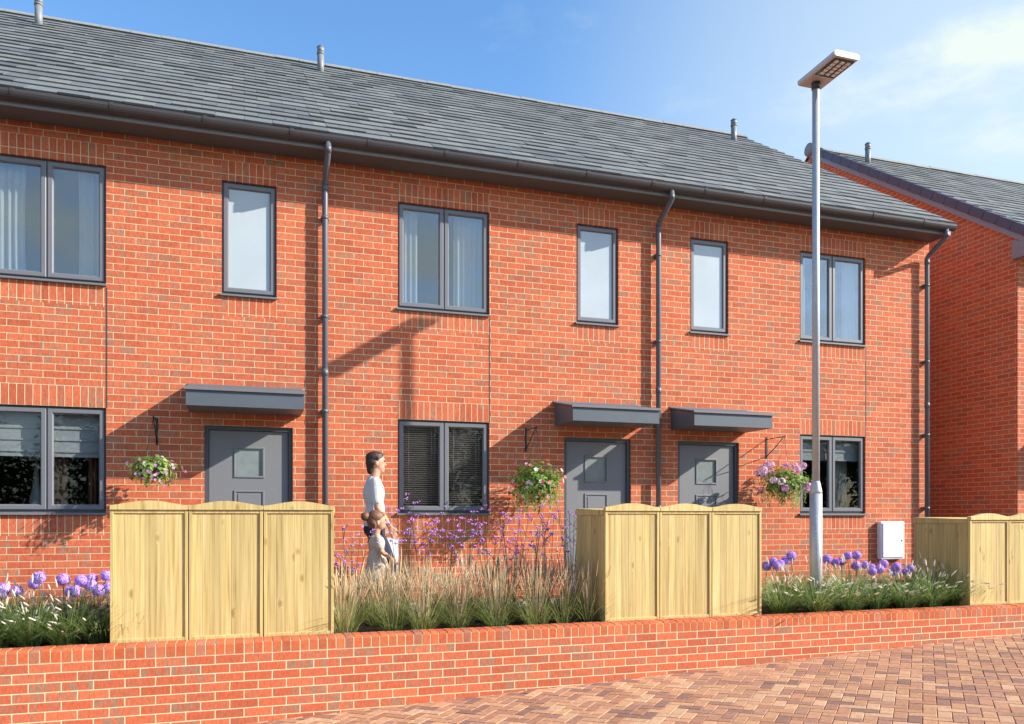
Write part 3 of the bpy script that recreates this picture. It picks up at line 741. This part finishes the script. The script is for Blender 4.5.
def reed_grass(loc, label, tall, pale, n=1.0):
    t = thing('feather_reed_grass', label, 'grass plant', loc, 'feather reed grasses in the middle bed'); x, y, z = loc; m = MB()
    for i in range(int(190*n)):
        a = rnd.uniform(0, 6.283); r = rnd.random()**.5*.11
        c = jit(mixc((.10, .17, .04), (.38, .40, .14), rnd.random()))
        blade(m, (x+r*math.cos(a), y+r*math.sin(a), z), a+rnd.uniform(-.4, .4), rnd.uniform(.18, .52), rnd.uniform(.05, 1.0), .0065, c, droop=rnd.uniform(.3, .9))
    m.build('leaves', M['leafattr'], t); p = MB()
    for i in range(int(72*n)):
        a = rnd.uniform(0, 6.283); lean = rnd.random()**1.2*.42; ln = tall*rnd.uniform(.62, 1.08); r = rnd.random()*.08
        c = jit(mixc((.48, .36, .20), pale, rnd.random()**.7), .18)
        e = blade(p, (x+r*math.cos(a), y+r*math.sin(a), z), a, ln, lean, .0034, c, droop=.25)
        spike(p, e-Vector((0, 0, .02)), (math.cos(a)*lean*1.3, math.sin(a)*lean*1.3, 1), rnd.uniform(.10, .22), rnd.uniform(.0028, .005), c, 4)
    p.build('plumes', M['plume'], t); return t
def allium(loc, h, label, size=.058):
    t = thing('allium', label, 'flower', loc, 'purple alliums'); x, y, z = loc; s = MB(); dx, dy = rnd.uniform(-.05, .05), rnd.uniform(-.04, .04)
    s.tube([(x, y, z), (x+dx*.3, y+dy*.3, z+h*.5), (x+dx, y+dy, z+h)], [.006, .005, .0045], 6, 0, (.10, .17, .06, 1)); s.build('stem', M['leafattr'], t)
    f = MB(); c = Vector((x+dx, y+dy, z+h+size*.8)); f.ball(c, size*.70, 0, (.36, .22, .66, 1), 10, 7)
    for i in range(210):
        zz = 1-2*(i+.5)/210; a = i*2.39996; rr = math.sqrt(1-zz*zz); d = Vector((rr*math.cos(a), rr*math.sin(a), zz))
        u = d.orthogonal().normalized(); v = d.cross(u); p = c+d*size*rnd.uniform(.86, 1.08); k = size*.17; th = rnd.uniform(0, 3)
        u, v = u*math.cos(th)+v*math.sin(th), v*math.cos(th)-u*math.sin(th)
        cc = jit(mixc((.46, .25, .78), (.80, .58, .96), rnd.random()), .12)
        f.face([p+u*k-d*k*.5, p+v*k, p-u*k-d*k*.5], 0, cc); f.face([p+u*k*.5+v*k*.8, p-u*k, p+u*k*.5-v*k*.9], 0, cc)
    f.build('flower_head', M['petals'], t); return t
def verbena(loc, label, h):
    t = thing('verbena', label, 'flower', loc, 'tall purple verbenas'); x, y, z = loc; s = MB()
    def head(p):
        f = MB()
        for q in range(rnd.randint(4, 8)):
            k = rnd.uniform(.0045, .009); c = jit(mixc((.42, .14, .55), (.72, .42, .86), rnd.random()), .2)
            f.ball(p+Vector((rnd.gauss(0, .012), rnd.gauss(0, .012), rnd.gauss(0, .006))), k, 0, c, 5, 4)
        f.build('flower_head', M['petals'], t)
    for i in range(7):
        a = rnd.uniform(0, 6.283); ln = h*rnd.uniform(.62, 1.06); top = Vector((x+math.cos(a)*ln*rnd.uniform(.02, .24), y+math.sin(a)*ln*.15, z+ln)); mid = Vector((x, y, z)).lerp(top, .55)+Vector((0, 0, .03))
        c = jit((.075, .10, .045)); s.tube([(x, y, z), mid, top], [.0035, .003, .002], 4, 0, c); head(top)
        for q in range(rnd.randint(2, 4)):
            b = mid.lerp(top, rnd.uniform(.1, .8)); e = b+Vector((rnd.uniform(-.13, .13), rnd.uniform(-.09, .09), rnd.uniform(.05, .16))); s.tube([b, e], .0018, 4, 0, c); head(e)
    s.build('stems', M['leafattr'], t); return t
def heuchera(loc, label):
    t = thing('heuchera', label, 'plant', loc, 'burgundy leaved plants'); x, y, z = loc; m = MB()
    for i in range(60):
        a = rnd.uniform(0, 6.283); r = rnd.random()**.5*.16; hh = rnd.uniform(.10, .30)*(1-.8*r); c = Vector((x+r*math.cos(a), y+r*math.sin(a), z+hh)); k = rnd.uniform(.022, .042)
        n = Vector((math.cos(a)*.6+rnd.uniform(-.3, .3), math.sin(a)*.6+rnd.uniform(-.3, .3), 1)).normalized(); u = n.orthogonal().normalized(); v = n.cross(u)
        m.face([c+(u*math.cos(q*math.pi/3.5)+v*math.sin(q*math.pi/3.5))*k*rnd.uniform(.75, 1.1) for q in range(7)], 0, jit(mixc((.16, .03, .05), (.40, .10, .09), rnd.random())))
        m.tube([(x, y, z), c], .002, 3, 0, (.12, .04, .03, 1))
    m.build('leaves', M['leafattr'], t); return t

YAW = R(18.217); F = 813.32
def px_at(px, Y): return Y*math.tan(YAW+math.atan((px-512)/F))

# fountain grass clumps in the two outer beds
proto = None
beds = [('left', [(-2, 7.62), (30, 7.60), (66, 7.58), (98, 7.62), (10, 7.95), (80, 7.98)]),
        ('right', [(780, 7.56), (816, 7.46), (848, 7.52), (876, 7.56), (904, 7.54), (930, 7.56), (950, 7.60), (790, 7.98), (850, 8.0), (918, 8.0)])]
protos = []
for bed, spots in beds:
    order = sorted(range(len(spots)), key=lambda i: (spots[i][1] > 7.8, spots[i][0]))
    nf = sum(1 for s in spots if s[1] < 7.8)
    for r_, i in enumerate(order):
        px, Y = spots[i]; row = 'front' if r_ < nf else 'back'; k = r_ if r_ < nf else r_-nf; n = nf if r_ < nf else len(spots)-nf
        lab = 'fountain grass with white plumes, %s in %s row of %s bed' % (nth(k, n), row, bed)
        loc = (px_at(px, Y), Y, 0)
        if len(protos) < 3: protos.append(fountain_grass(loc=loc, label=lab))
        else: copy_thing(protos[rnd.randrange(3)], loc, lab, rnd.uniform(0, 6.28), rnd.uniform(.88, 1.08))
# alliums: (pixel x, distance, head height)
al = [('left', [(0.0, 589.8), (4.1, 588.1), (14.1, 590.2), (29.5, 583.4), (39.8, 577.8), (65.8, 579.8), (66.3, 591.7), (74.6, 590.6), (82.9, 579.8), (90.4, 585.6), (96.2, 579.0), (101.2, 575.2), (99.5, 589.8), (106.1, 588.1), (1.7, 593.1)]),
      ('right', [(770.2, 561.9), (775.8, 565.5), (782.6, 564.1), (787.1, 559.9), (794.9, 556.3), (831.3, 559.2), (836.5, 561.9), (842.8, 561.0), (851.5, 555.2), (857.4, 555.2), (857.4, 565.9), (865.0, 564.4), (870.8, 567.1), (872.4, 571.1), (881.0, 564.1), (879.2, 569.3), (889.3, 571.6), (896.0, 567.1), (894.9, 571.6), (902.7, 571.1), (913.5, 568.6), (764.6, 565.9)])]
for bed, spots in al:
    spots = sorted(spots); n = len(spots)
    for i, (px, py) in enumerate(spots):
        Y = rnd.uniform(8.85, 9.25); X = px_at(px, Y); dep = X*math.sin(YAW)+Y*math.cos(YAW); h = CAM_H-(py-516.65)*dep/F
        allium((X, Y, 0), h-.05, 'purple allium ball in the %s flower bed, %s there' % (bed, nth(i, n)), rnd.uniform(.054, .066))
hs = [('left', [(36, 8.1), (48, 8.15), (98, 8.1)]), ('right', [(782, 8.1), (800, 8.15), (846, 8.15), (870, 8.05), (884, 8.1), (908, 8.1)])]
for bed, spots in hs:
    for i, (px, Y) in enumerate(spots): heuchera((px_at(px, Y), Y, 0), 'burgundy leaved plant behind the grasses, %s in %s bed' % (nth(i, len(spots)), bed))
# feather reed grasses in the middle bed, three staggered rows
rows = [('front', 7.58, [341, 391, 427, 463, 497, 530, 561, 590], .50, (.72, .58, .38)), ('middle', 8.02, [348, 374, 409, 444, 480, 515, 546, 573], .54, (.80, .68, .48)), ('back', 8.48, [357, 398, 432, 466, 500, 534, 566], .52, (.92, .85, .70))]
for row, Y, pxs, tall, pale in rows:
    for i, px in enumerate(pxs):
        reed_grass((px_at(px+rnd.uniform(-6, 6), Y), Y+rnd.uniform(-.10, .10), 0), '%s feather reed grass, %s of the %s row' % ({'front': 'tan', 'middle': 'tan and green', 'back': 'pale cream'}[row], nth(i, len(pxs)), row), tall*rnd.uniform(.74, 1.06), pale, rnd.uniform(.7, 1.1))
vb = [(350, 8.3, 1.0), (402, 8.3, 1.25), (424, 8.5, 1.1), (446, 8.25, 1.12), (468, 8.5, 1.08), (490, 8.3, 1.12), (512, 8.5, 1.15), (530, 8.3, 1.14), (549, 8.5, 1.16), (572, 8.3, 1.18)]
for i, (px, Y, h) in enumerate(vb): verbena((px_at(px, Y), Y, 0), 'thin purple verbena above the reed grasses, %s' % nth(i, len(vb)), h)

# ------------------------------------------------------------------ hanging baskets
def basket(label, x, z, kind):
    y = D-.40; t = thing('hanging_basket', label, 'hanging basket', (x, y, z), 'hanging flower baskets on wall brackets')
    rim = z-{'variegated': .56, 'mixed': .685, 'geranium': .62}[kind]; rad = .15 if kind != 'variegated' else .13; b = MB(); n = 16; rings = 5
    b.tube([(x, y, rim-rad*.8*math.sin(q/rings*1.5)) for q in range(rings+1)], [rad*math.cos(q/rings*1.5) for q in range(rings+1)], n, 0, (1, 1, 1, 1), True); b.build('bowl', M['coir'], t)
    c = MB()
    for k in range(3):
        a = k*2.1+.4; c.tube([(x+rad*math.cos(a), y+rad*math.sin(a), rim), (x, y, z-.02)], .0022, 4)
    c.build('chain', M['black'], t)
    f = MB(); fl = MB()
    def leaf(p, n_, k, col):
        n_ = Vector(n_).normalized(); u = n_.orthogonal().normalized(); v = n_.cross(u); th = rnd.uniform(0, 6.28); u, v = u*math.cos(th)+v*math.sin(th), v*math.cos(th)-u*math.sin(th); p = Vector(p)
        f.face([p-u*k, p-v*k*.5+n_*k*.15, p+u*k, p+v*k*.5+n_*k*.15], 0, col)
    lush = {'variegated': 520, 'mixed': 1100, 'geranium': 900}[kind]; RX = {'variegated': .25, 'mixed': .31, 'geranium': .35}[kind]; RZ = {'variegated': .15, 'mixed': .25, 'geranium': .22}[kind]
    cz = rim+.01
    for i in range(lush):
        d = Vector((rnd.gauss(0, 1), rnd.gauss(0, 1), rnd.gauss(.25, .8))).normalized(); rr = rnd.uniform(.55, 1.0)*(1+.25*math.sin(d.x*7+d.z*9))
        p = Vector((x, y, cz))+Vector((d.x*RX*rr, d.y*RX*.8*rr, d.z*RZ*rr))
        col = jit(mixc((.07, .16, .025), (.30, .46, .10), rnd.random()))
        if kind == 'variegated' and rnd.random() < .45: col = jit((.42, .45, .20))
        leaf(p, d+Vector((0, 0, .5)), rnd.uniform(.020, .040), col)
    for s in range({'variegated': 30, 'mixed': 60, 'geranium': 44}[kind]):
        a = rnd.uniform(0, 6.283); r = RX*rnd.uniform(.5, .95); L = rnd.uniform(.08, .16) if kind == 'variegated' else rnd.uniform(.15, .36)
        for q in range(int(L/.011)):
            tt = q*.011; leaf((x+math.cos(a)*(r+.03*math.sin(tt*9))+rnd.gauss(0, .008), y+math.sin(a)*r*.8+rnd.gauss(0, .008), cz-.05-tt), (math.cos(a), math.sin(a), .3), rnd.uniform(.010, .018), jit(mixc((.10, .20, .03), (.36, .48, .13), rnd.random())))
    f.build('foliage', M['leafattr'], t)
    def floret(m, p, k, col, d):
        d = Vector(d).normalized(); u = d.orthogonal().normalized(); v = d.cross(u); p = Vector(p)
        for q in range(5):
            a = q*1.2566; e = u*math.cos(a)+v*math.sin(a); g2 = u*math.cos(a+.5)+v*math.sin(a+.5); g1 = u*math.cos(a-.5)+v*math.sin(a-.5)
            m.face([p, p+g1*k*.8+d*k*.2, p+e*k*1.1+d*k*.15, p+g2*k*.8+d*k*.2], 0, col)
    if kind == 'geranium':
        for i in range(22):
            a = rnd.uniform(0, 6.283) if i > 8 else -1.57+(i-4)*.45; el = rnd.uniform(-.5, 1.1); d = Vector((math.cos(a)*math.cos(el), math.sin(a)*math.cos(el), math.sin(el)))
            c = Vector((x, y, cz+.01))+Vector((d.x*(RX+.05), d.y*(RX*.8+.03), d.z*(RZ+.05))); hb = MB(); hue = rnd.random()
            for q in range(34):
                e = Vector((rnd.gauss(0, 1), rnd.gauss(0, 1), rnd.gauss(0, 1))).normalized(); floret(hb, c+e*.044, .017, jit(mixc((.66, .28, .54), (.84, .66, .78), hue), .12), e)
            hb.build('flower_head', M['petals'], t)
    else:
        N = 46 if kind == 'mixed' else 34
        for i in range(N):
            d = Vector((rnd.gauss(0, 1), rnd.gauss(-.4, 1), rnd.gauss(.1, .7))).normalized(); k = rnd.uniform(1.02, 1.3)
            p = Vector((x, y, cz))+Vector((d.x*RX*k, d.y*RX*.82*k, d.z*RZ*k))
            if kind == 'mixed': col = jit(rnd.choice([(.80, .62, .66), (.78, .74, .74), (.72, .22, .28), (.75, .45, .52), (.55, .06, .08)]), .1); kk = rnd.uniform(.016, .030)
            else: col = jit(rnd.choice([(.50, .16, .52), (.66, .28, .60), (.72, .48, .68)]), .15); kk = rnd.uniform(.011, .019); p.z -= .05
            fl = MB(); floret(fl, p, kk, col, d+Vector((0, -.4, .2))); fl.build('flower', M['petals'], t)
    return t
M['coir'] = simple('coir_liner', (.045, .028, .022, 1), .95, var=.4, scale=60, bump=.6)
basket('hanging basket with variegated leaves and small purple flowers beside the left door', -.914, 2.13, 'variegated')
basket('lush hanging basket with white and red flowers and long green trails, above the verbena', 3.39, 2.165, 'mixed')
basket('hanging basket of pink geranium balls beside the street lamp pole', 6.975, 2.16, 'geranium')

# ------------------------------------------------------------------ people
M['skin'] = simple('skin', (.50, .26, .17, 1), .55, var=.06, scale=20)
M['hair'] = simple('dark_hair', (.030, .016, .010, 1), .55, var=.4, scale=50, bump=.6)
M['ginger'] = simple('ginger_hair', (.17, .07, .03, 1), .55, var=.4, scale=50, bump=.6)
M['tee'] = simple('white_cotton', (.54, .53, .53, 1), .9, var=.10, scale=14, bump=1.0)
M['jeans'] = simple('navy_denim', (.018, .024, .045, 1), .9, var=.3, scale=40, bump=.3)
M['dress'] = simple('cream_cotton', (.50, .43, .35, 1), .9, var=.10, scale=12, bump=.3)
M['shoe'] = simple('brown_shoe', (.05, .03, .02, 1), .6)
M['paper'] = simple('white_paper_bag', (.80, .80, .82, 1), .8, var=.04)

def blob(name, prims, mat, parent, voxel=.008, smooth=5):
    """one continuous surface: tapered limbs and ellipsoids fused by a voxel remesh"""
    m = MB()
    for p in prims:
        if p[0] == 'e':
            c, r = p[1], p[2]; m.ball(c, 1, 0, (1, 1, 1, 1), 16, 12, r)
        else:
            _, a, ra, b, rb = p; m.tube([a, b], [ra, rb], 12); m.ball(a, ra, 0, (1, 1, 1, 1), 12, 8); m.ball(b, rb, 0, (1, 1, 1, 1), 12, 8)
    me = bpy.data.meshes.new(name); me.from_pydata(m.v, [], m.f); o = bpy.data.objects.new(name, me); COL.objects.link(o)
    r = o.modifiers.new('Remesh', 'REMESH'); r.mode = 'VOXEL'; r.voxel_size = voxel; r.use_smooth_shade = True
    sm = o.modifiers.new('Smooth', 'SMOOTH'); sm.factor = .5; sm.iterations = smooth
    dg = bpy.context.evaluated_depsgraph_get(); new = bpy.data.meshes.new_from_object(o.evaluated_get(dg)); bpy.data.objects.remove(o); bpy.data.meshes.remove(me)
    new.name = name; new.materials.clear(); new.materials.append(mat)
    for p in new.polygons: p.use_smooth = True
    o = bpy.data.objects.new(name, new); COL.objects.link(o); o.parent = parent; return o
def chain(pts, rs): return [('c', pts[i], rs[i], pts[i+1], rs[i+1]) for i in range(len(pts)-1)]
def hand_prims(w, d, side, s=1.0):
    """palm, four unequal curled fingers and a thumb from its side"""
    d = Vector(d).normalized(); sd = Vector(side); sd = (sd-d*sd.dot(d)).normalized(); cu = d.cross(sd).normalized(); w = Vector(w); P = []
    for o in (-.024, -.008, .008, .024): P += chain([w+d*.02*s+sd*o*.7*s, w+d*.09*s+sd*o*s], [.015*s, .014*s])
    for o, L in ((.027, .066), (.009, .076), (-.009, .070), (-.026, .054)):
        a = w+d*.092*s+sd*o*s; b = a+d*L*.5*s+cu*.010*s; c = b+d*L*.42*s+cu*.030*s; P += chain([a, b, c], [.0095*s, .0088*s, .0075*s])
    a = w+d*.030*s+sd*.026*s; b = a+d*.030*s+sd*.022*s; c = b+d*.030*s+sd*.004*s+cu*.010*s; return P+chain([a, b, c], [.013*s, .011*s, .009*s])
def eyes(t, pts, r):
    for p in pts: e = MB(); e.ball(Vector(p)+t.location, r, 0, (1, 1, 1, 1), 8, 6); e.build('eye', M['black'], t)

def man(loc):
    t = thing('person', 'man in white t-shirt and dark jeans walking right past the venetian blinds', 'person', loc)
    head = [('e', (.010, 0, 1.668), (.100, .077, .100)), ('e', (.045, 0, 1.600), (.062, .056, .066)), ('c', (.092, 0, 1.565), .020, (.070, 0, 1.560), .035),
            ('c', (.104, 0, 1.652), .010, (.122, 0, 1.622), .013), ('c', (.098, -.02, 1.583), .009, (.098, .02, 1.583), .009), ('e', (.088, 0, 1.685), (.025, .05, .012)),
            ('e', (.005, .080, 1.635), (.020, .012, .032)), ('e', (.005, -.080, 1.635), (.020, .012, .032)), ('c', (-.020, 0, 1.43), .060, (.012, 0, 1.56), .054)]
    sh = {s: Vector((-.02, s*.175, 1.415)) for s in (1, -1)}
    torso = [('e', (-.015, 0, 1.30), (.108, .165, .17)), ('e', (-.022, 0, 1.40), (.072, .15, .065)), ('e', (.0, 0, 1.10), (.095, .135, .17)), ('e', (-.01, 0, .94), (.112, .15, .13))]
    arms = {-1: (sh[-1], Vector((-.005, -.235, 1.13)), Vector((.125, -.24, .93))), 1: (sh[1], Vector((.0, .235, 1.13)), Vector((.13, .225, .98)))}
    P = head+torso
    for s in (1, -1):
        a, b, c = arms[s]; P += chain([a, a.lerp(b, .4), b, b.lerp(c, .3), c], [.056, .048, .040, .041, .027])
        P += hand_prims(c, (.45, 0, -.9) if s < 0 else (.30, 0, -.95), (.9, 0, .4))
    legs = {1: [(0, .09, .88), (.10, .093, .68), (.19, .095, .49), (.20, .095, .38), (.24, .095, .10)], -1: [(0, -.09, .88), (.01, -.093, .67), (.0, -.095, .47), (-.09, -.095, .38), (-.27, -.095, .17)]}
    feet = {1: [(.225, .095, .055), (.33, .10, .045), (.41, .10, .060)], -1: [(-.285, -.095, .115), (-.21, -.098, .050), (-.13, -.10, .028)]}
    lr = [.090, .080, .058, .058, .040]
    for s in (1, -1): P += chain([Vector(p) for p in legs[s]], lr)+chain([Vector(p) for p in feet[s]], [.040, .036, .026])
    blob('body', P, M['skin'], t)
    T = [('e', (-.015, 0, 1.30), (.122, .178, .175)), ('e', (-.022, 0, 1.395), (.086, .168, .070)), ('e', (.0, 0, 1.10), (.112, .150, .20)), ('e', (-.005, 0, .96), (.126, .163, .10)), ('c', (-.03, 0, 1.43), .070, (-.024, 0, 1.452), .064)]
    for s in (1, -1): a, b, c = arms[s]; T += chain([a, a.lerp(b, .45), a.lerp(b, .72)], [.066, .064, .062])
    blob('t_shirt', T, M['tee'], t)
    Jn = [('e', (-.01, 0, .90), (.122, .158, .11))]
    for s in (1, -1): Jn += chain([Vector(p) for p in legs[s]], [.102, .094, .072, .070, .056])
    blob('jeans', Jn, M['jeans'], t)
    for s in (1, -1): blob('shoe', chain([Vector(p) for p in feet[s]], [.050, .047, .036]), M['shoe'], t)
    blob('hair', [('e', (-.006, 0, 1.702), (.103, .083, .076)), ('e', (-.034, 0, 1.655), (.074, .079, .066)), ('c', (-.040, 0, 1.60), .040, (-.04, 0, 1.63), .050), ('e', (.050, 0, 1.740), (.044, .058, .026)), ('c', (.020, .074, 1.70), .018, (.014, .076, 1.655), .010), ('c', (.020, -.074, 1.70), .018, (.014, -.076, 1.655), .010), ('c', (-.050, 0, 1.555), .042, (-.045, 0, 1.64), .062)], M['hair'], t, .007, 3)
    eyes(t, [(.100, .034, 1.663), (.100, -.034, 1.663)], .009); return t
def child(loc):
    t = thing('person', 'small child with ginger hair bun and cream dress beside the man in jeans', 'person', loc)
    P = [('e', (.010, 0, 1.0), (.088, .076, .090)), ('e', (.035, 0, .945), (.056, .055, .055)), ('c', (.09, 0, .985), .008, (.104, 0, .965), .010), ('c', (.085, -.012, .925), .007, (.085, .012, .925), .007),
         ('e', (.0, .078, .965), (.015, .010, .024)), ('e', (.0, -.078, .965), (.015, .010, .024)), ('c', (-.01, 0, .82), .042, (.008, 0, .92), .038),
         ('e', (0, 0, .74), (.072, .095, .11)), ('e', (0, 0, .62), (.07, .085, .11)), ('e', (0, 0, .52), (.08, .092, .085))]
    ar = {-1: ((0, -.105, .80), (.03, -.14, .66), (.13, -.13, .59)), 1: ((0, .105, .80), (.03, .15, .74), (.10, .24, .80))}
    for s in (1, -1):
        a, b, c = [Vector(v) for v in ar[s]]; P += chain([a, b, c], [.036, .029, .020])+hand_prims(c, (.6, 0, -.6) if s < 0 else (.4, .4, .5), (.5, 0, .8), .62)
        dx = .09*s; leg = [Vector((0, s*.05, .48)), Vector((.02+dx*.5, s*.05, .27)), Vector((-.01+dx, s*.05, .06))]; P += chain(leg, [.054, .040, .027])+chain([leg[2], leg[2]+Vector((.09, .005*s, -.032))], [.027, .022])
        blob('shoe', chain([leg[2]+Vector((-.01, 0, -.015)), leg[2]+Vector((.10, .005*s, -.030))], [.036, .030]), M['shoe'], t)
    blob('body', P, M['skin'], t, .007)
    S = [('e', (0, 0, .745), (.090, .110, .10)), ('e', (0, 0, .62), (.092, .105, .13)), ('c', (0, 0, .56), .11, (.01, 0, .40), .155), ('c', (.01, 0, .40), .155, (.01, 0, .36), .165)]
    for s in (1, -1): a, b, c = [Vector(v) for v in ar[s]]; S += chain([a, a.lerp(b, .6)], [.050, .048])
    blob('dress', S, M['dress'], t)
    blob('hair', [('e', (-.012, 0, 1.032), (.094, .087, .080)), ('e', (-.045, 0, .985), (.062, .080, .080)), ('e', (.052, 0, 1.062), (.040, .058, .028)), ('e', (-.125, -.01, 1.04), (.050, .048, .050)), ('c', (-.03, .07, .95), .022, (-.03, .068, .90), .014), ('c', (-.03, -.07, .95), .022, (-.03, -.068, .90), .014)], M['ginger'], t, .007, 3)
    eyes(t, [(.092, .030, 1.003), (.092, -.030, 1.003)], .008); return t
MX = px_at(375, 9.2)
man((MX, 9.2, .034)); child((MX-.03, 8.88, .034))
bag = thing('carrier_bag', 'white paper carrier bag held by the man in the white t-shirt', 'bag', (MX+.19, 9.42, .40))
bx, by = MX+.19, 9.42; m = MB()
m.prism([(bx-.10, .42), (bx+.10, .42), (bx+.115, .82), (bx-.115, .82)], 'y', by-.05, by+.05); m.build('bag_body', M['paper'], bag)
m = MB()
for yy in (by-.045, by+.045): m.tube([(bx-.05, yy, .81), (bx-.03, (yy+by)/2, .89), (bx+.03, (yy+by)/2, .89), (bx+.05, yy, .81)], .004, 6)
m.build('bag_handle', M['paper'], bag)

# ------------------------------------------------------------------ trees across the street (seen mirrored in the glass)
M['bark'] = simple('bark', (.10, .075, .055, 1), .95, var=.4, scale=20, bump=.8)
def tree(loc, label):
    t = thing('street_tree', label, 'tree', loc, 'trees across the street'); x, y, z = loc; m = MB()
    m.tube([(x, y, z), (x+.05, y, z+1.2), (x, y, z+3.4)], [.18, .14, .06], 8)
    for k in range(6): a = k*1.05; m.tube([(x, y, z+1.5+.2*k), (x+math.cos(a)*1.3, y+math.sin(a)*1.3, z+3+.25*k)], [.06, .02], 6)
    m.build('trunk', M['bark'], t); f = MB()
    for c in range(46):
        d = Vector((rnd.gauss(0, 1), rnd.gauss(0, 1), rnd.gauss(0, 1))); d = d.normalized()*rnd.uniform(.4, 1); cc = Vector((x, y, z+3.0))+Vector((d.x*2.3, d.y*1.6, d.z*2.9))
        for i in range(130):
            p = cc+Vector((rnd.gauss(0, .38), rnd.gauss(0, .38), rnd.gauss(0, .32))); u = Vector((rnd.gauss(0, 1), rnd.gauss(0, 1), rnd.gauss(0, 1))).normalized(); v = u.orthogonal().normalized(); k = rnd.uniform(.07, .14)
            f.face([p-u*k, p-v*k*.6, p+u*k, p+v*k*.6], 0, jit(mixc((.03, .06, .015), (.09, .13, .03), rnd.random())))
    f.build('crown', M['leafattr'], t); return t
tp = None
for i, (x, y) in enumerate([(-9, -13), (-5, -14.5), (-1, -13), (3, -14.2), (7, -13.2), (11, -14.5), (15, -13), (19, -14), (23, -13.2), (27, -14), (31, -13.4), (35, -14.2), (39, -13.5), (43, -14)]):
    lab = 'leafy tree across the street, %s of its row' % nth(i, 14)
    if tp is None: tp = tree((x, y, gz(x)), lab)
    else: copy_thing(tp, (x, y, gz(x)), lab, i*1.3, 1+.1*math.sin(i*2))

# ------------------------------------------------------------------ light, sky, camera
to_sun = Vector((1.97, -1.0, 1.23)).normalized()
sd = bpy.data.lights.new('sun', 'SUN'); sd.energy = 4.6; sd.angle = R(.5); sd.color = (1.0, .95, .86)
so = bpy.data.objects.new('sun', sd); COL.objects.link(so); so.rotation_euler = to_sun.to_track_quat('Z', 'Y').to_euler(); so.location = (20, -10, 15)
w = bpy.data.worlds.new('World'); scn.world = w; w.use_nodes = True; nt = w.node_tree; nt.nodes.clear()
def wn(t, **k):
    o = nt.nodes.new(t)
    for a, b in k.items(): setattr(o, a, b)
    return o
sky = wn('ShaderNodeTexSky', sky_type='NISHITA', sun_disc=False, sun_elevation=math.asin(to_sun.z), sun_rotation=math.atan2(to_sun.x, to_sun.y), air_density=1.0, dust_density=.5, ozone_density=2.2)
tc = wn('ShaderNodeTexCoord'); mp = wn('ShaderNodeMapping'); mp.inputs['Scale'].default_value = (1.6, 1.6, 4.2); mp.inputs['Location'].default_value = (2.2, 8.8, .7)
nz = wn('ShaderNodeTexNoise'); nz.inputs['Scale'].default_value = 1.7; nz.inputs['Detail'].default_value = 7; nz.inputs['Roughness'].default_value = .58
L = nt.links.new; L(tc.outputs['Generated'], mp.inputs[0]); L(mp.outputs[0], nz.inputs['Vector'])
# broken cloud gathers towards the east (right of the houses) and behind the street
dp = wn('ShaderNodeVectorMath', operation='DOT_PRODUCT'); L(tc.outputs['Generated'], dp.inputs[0]); dp.inputs[1].default_value = Vector((.84, .45, .30)).normalized()
def wm(op, a, b, c=None):
    o = wn('ShaderNodeMath', operation=op)
    for i, v in enumerate((a, b, c)):
        if v is None: continue
        if isinstance(v, (int, float)): o.inputs[i].default_value = v
        else: L(v, o.inputs[i])
    return o.outputs[0]
mr = wn('ShaderNodeMapRange', interpolation_type='SMOOTHSTEP'); L(dp.outputs['Value'], mr.inputs[0]); mr.inputs[1].default_value = .74; mr.inputs[2].default_value = 1.0
sp = wn('ShaderNodeSeparateXYZ'); L(tc.outputs['Generated'], sp.inputs[0])
south = wn('ShaderNodeMapRange', interpolation_type='SMOOTHSTEP'); L(sp.outputs[1], south.inputs[0]); south.inputs[1].default_value = -.3; south.inputs[2].default_value = -.8
amt = wm('ADD', wm('MULTIPLY', mr.outputs[0], .16), wm('MULTIPLY', south.outputs[0], .22))
cl = wn('ShaderNodeMapRange', interpolation_type='SMOOTHSTEP'); L(wm('ADD', nz.outputs['Fac'], amt), cl.inputs[0]); cl.inputs[1].default_value = .63; cl.inputs[2].default_value = .9
veil = wm('MULTIPLY', mr.outputs[0], .62)
fac = wm('MINIMUM', wm('ADD', wm('MULTIPLY', cl.outputs[0], .85), veil), 1.0)
hs = wn('ShaderNodeHueSaturation'); hs.inputs['Saturation'].default_value = 1.18; hs.inputs['Value'].default_value = 1.5; L(sky.outputs[0], hs.inputs['Color'])
mx = wn('ShaderNodeMix', data_type='RGBA'); L(fac, mx.inputs[0]); L(hs.outputs[0], mx.inputs[6]); mx.inputs[7].default_value = (4.4, 4.95, 4.75, 1)
bg = wn('ShaderNodeBackground'); bg.inputs[1].default_value = .10; L(mx.outputs[2], bg.inputs[0]); out = wn('ShaderNodeOutputWorld'); L(bg.outputs[0], out.inputs[0])

cd = bpy.data.cameras.new('camera'); co = bpy.data.objects.new('camera', cd); COL.objects.link(co); scn.camera = co
co.location = (0, 0, CAM_H); co.rotation_euler = (R(90), 0, -YAW); cd.sensor_width = 36; cd.lens = F/1024*36
cd.shift_y = (516.65-362)/1024; cd.clip_start = .1; cd.clip_end = 2000
vs = scn.view_settings; vs.view_transform = 'Standard'; vs.look = 'None'; vs.gamma = 1; vs.use_curve_mapping = False; vs.exposure = 1.0
scn.cycles.max_bounces = 8; scn.cycles.transparent_max_bounces = 12; scn.cycles.use_denoising = True
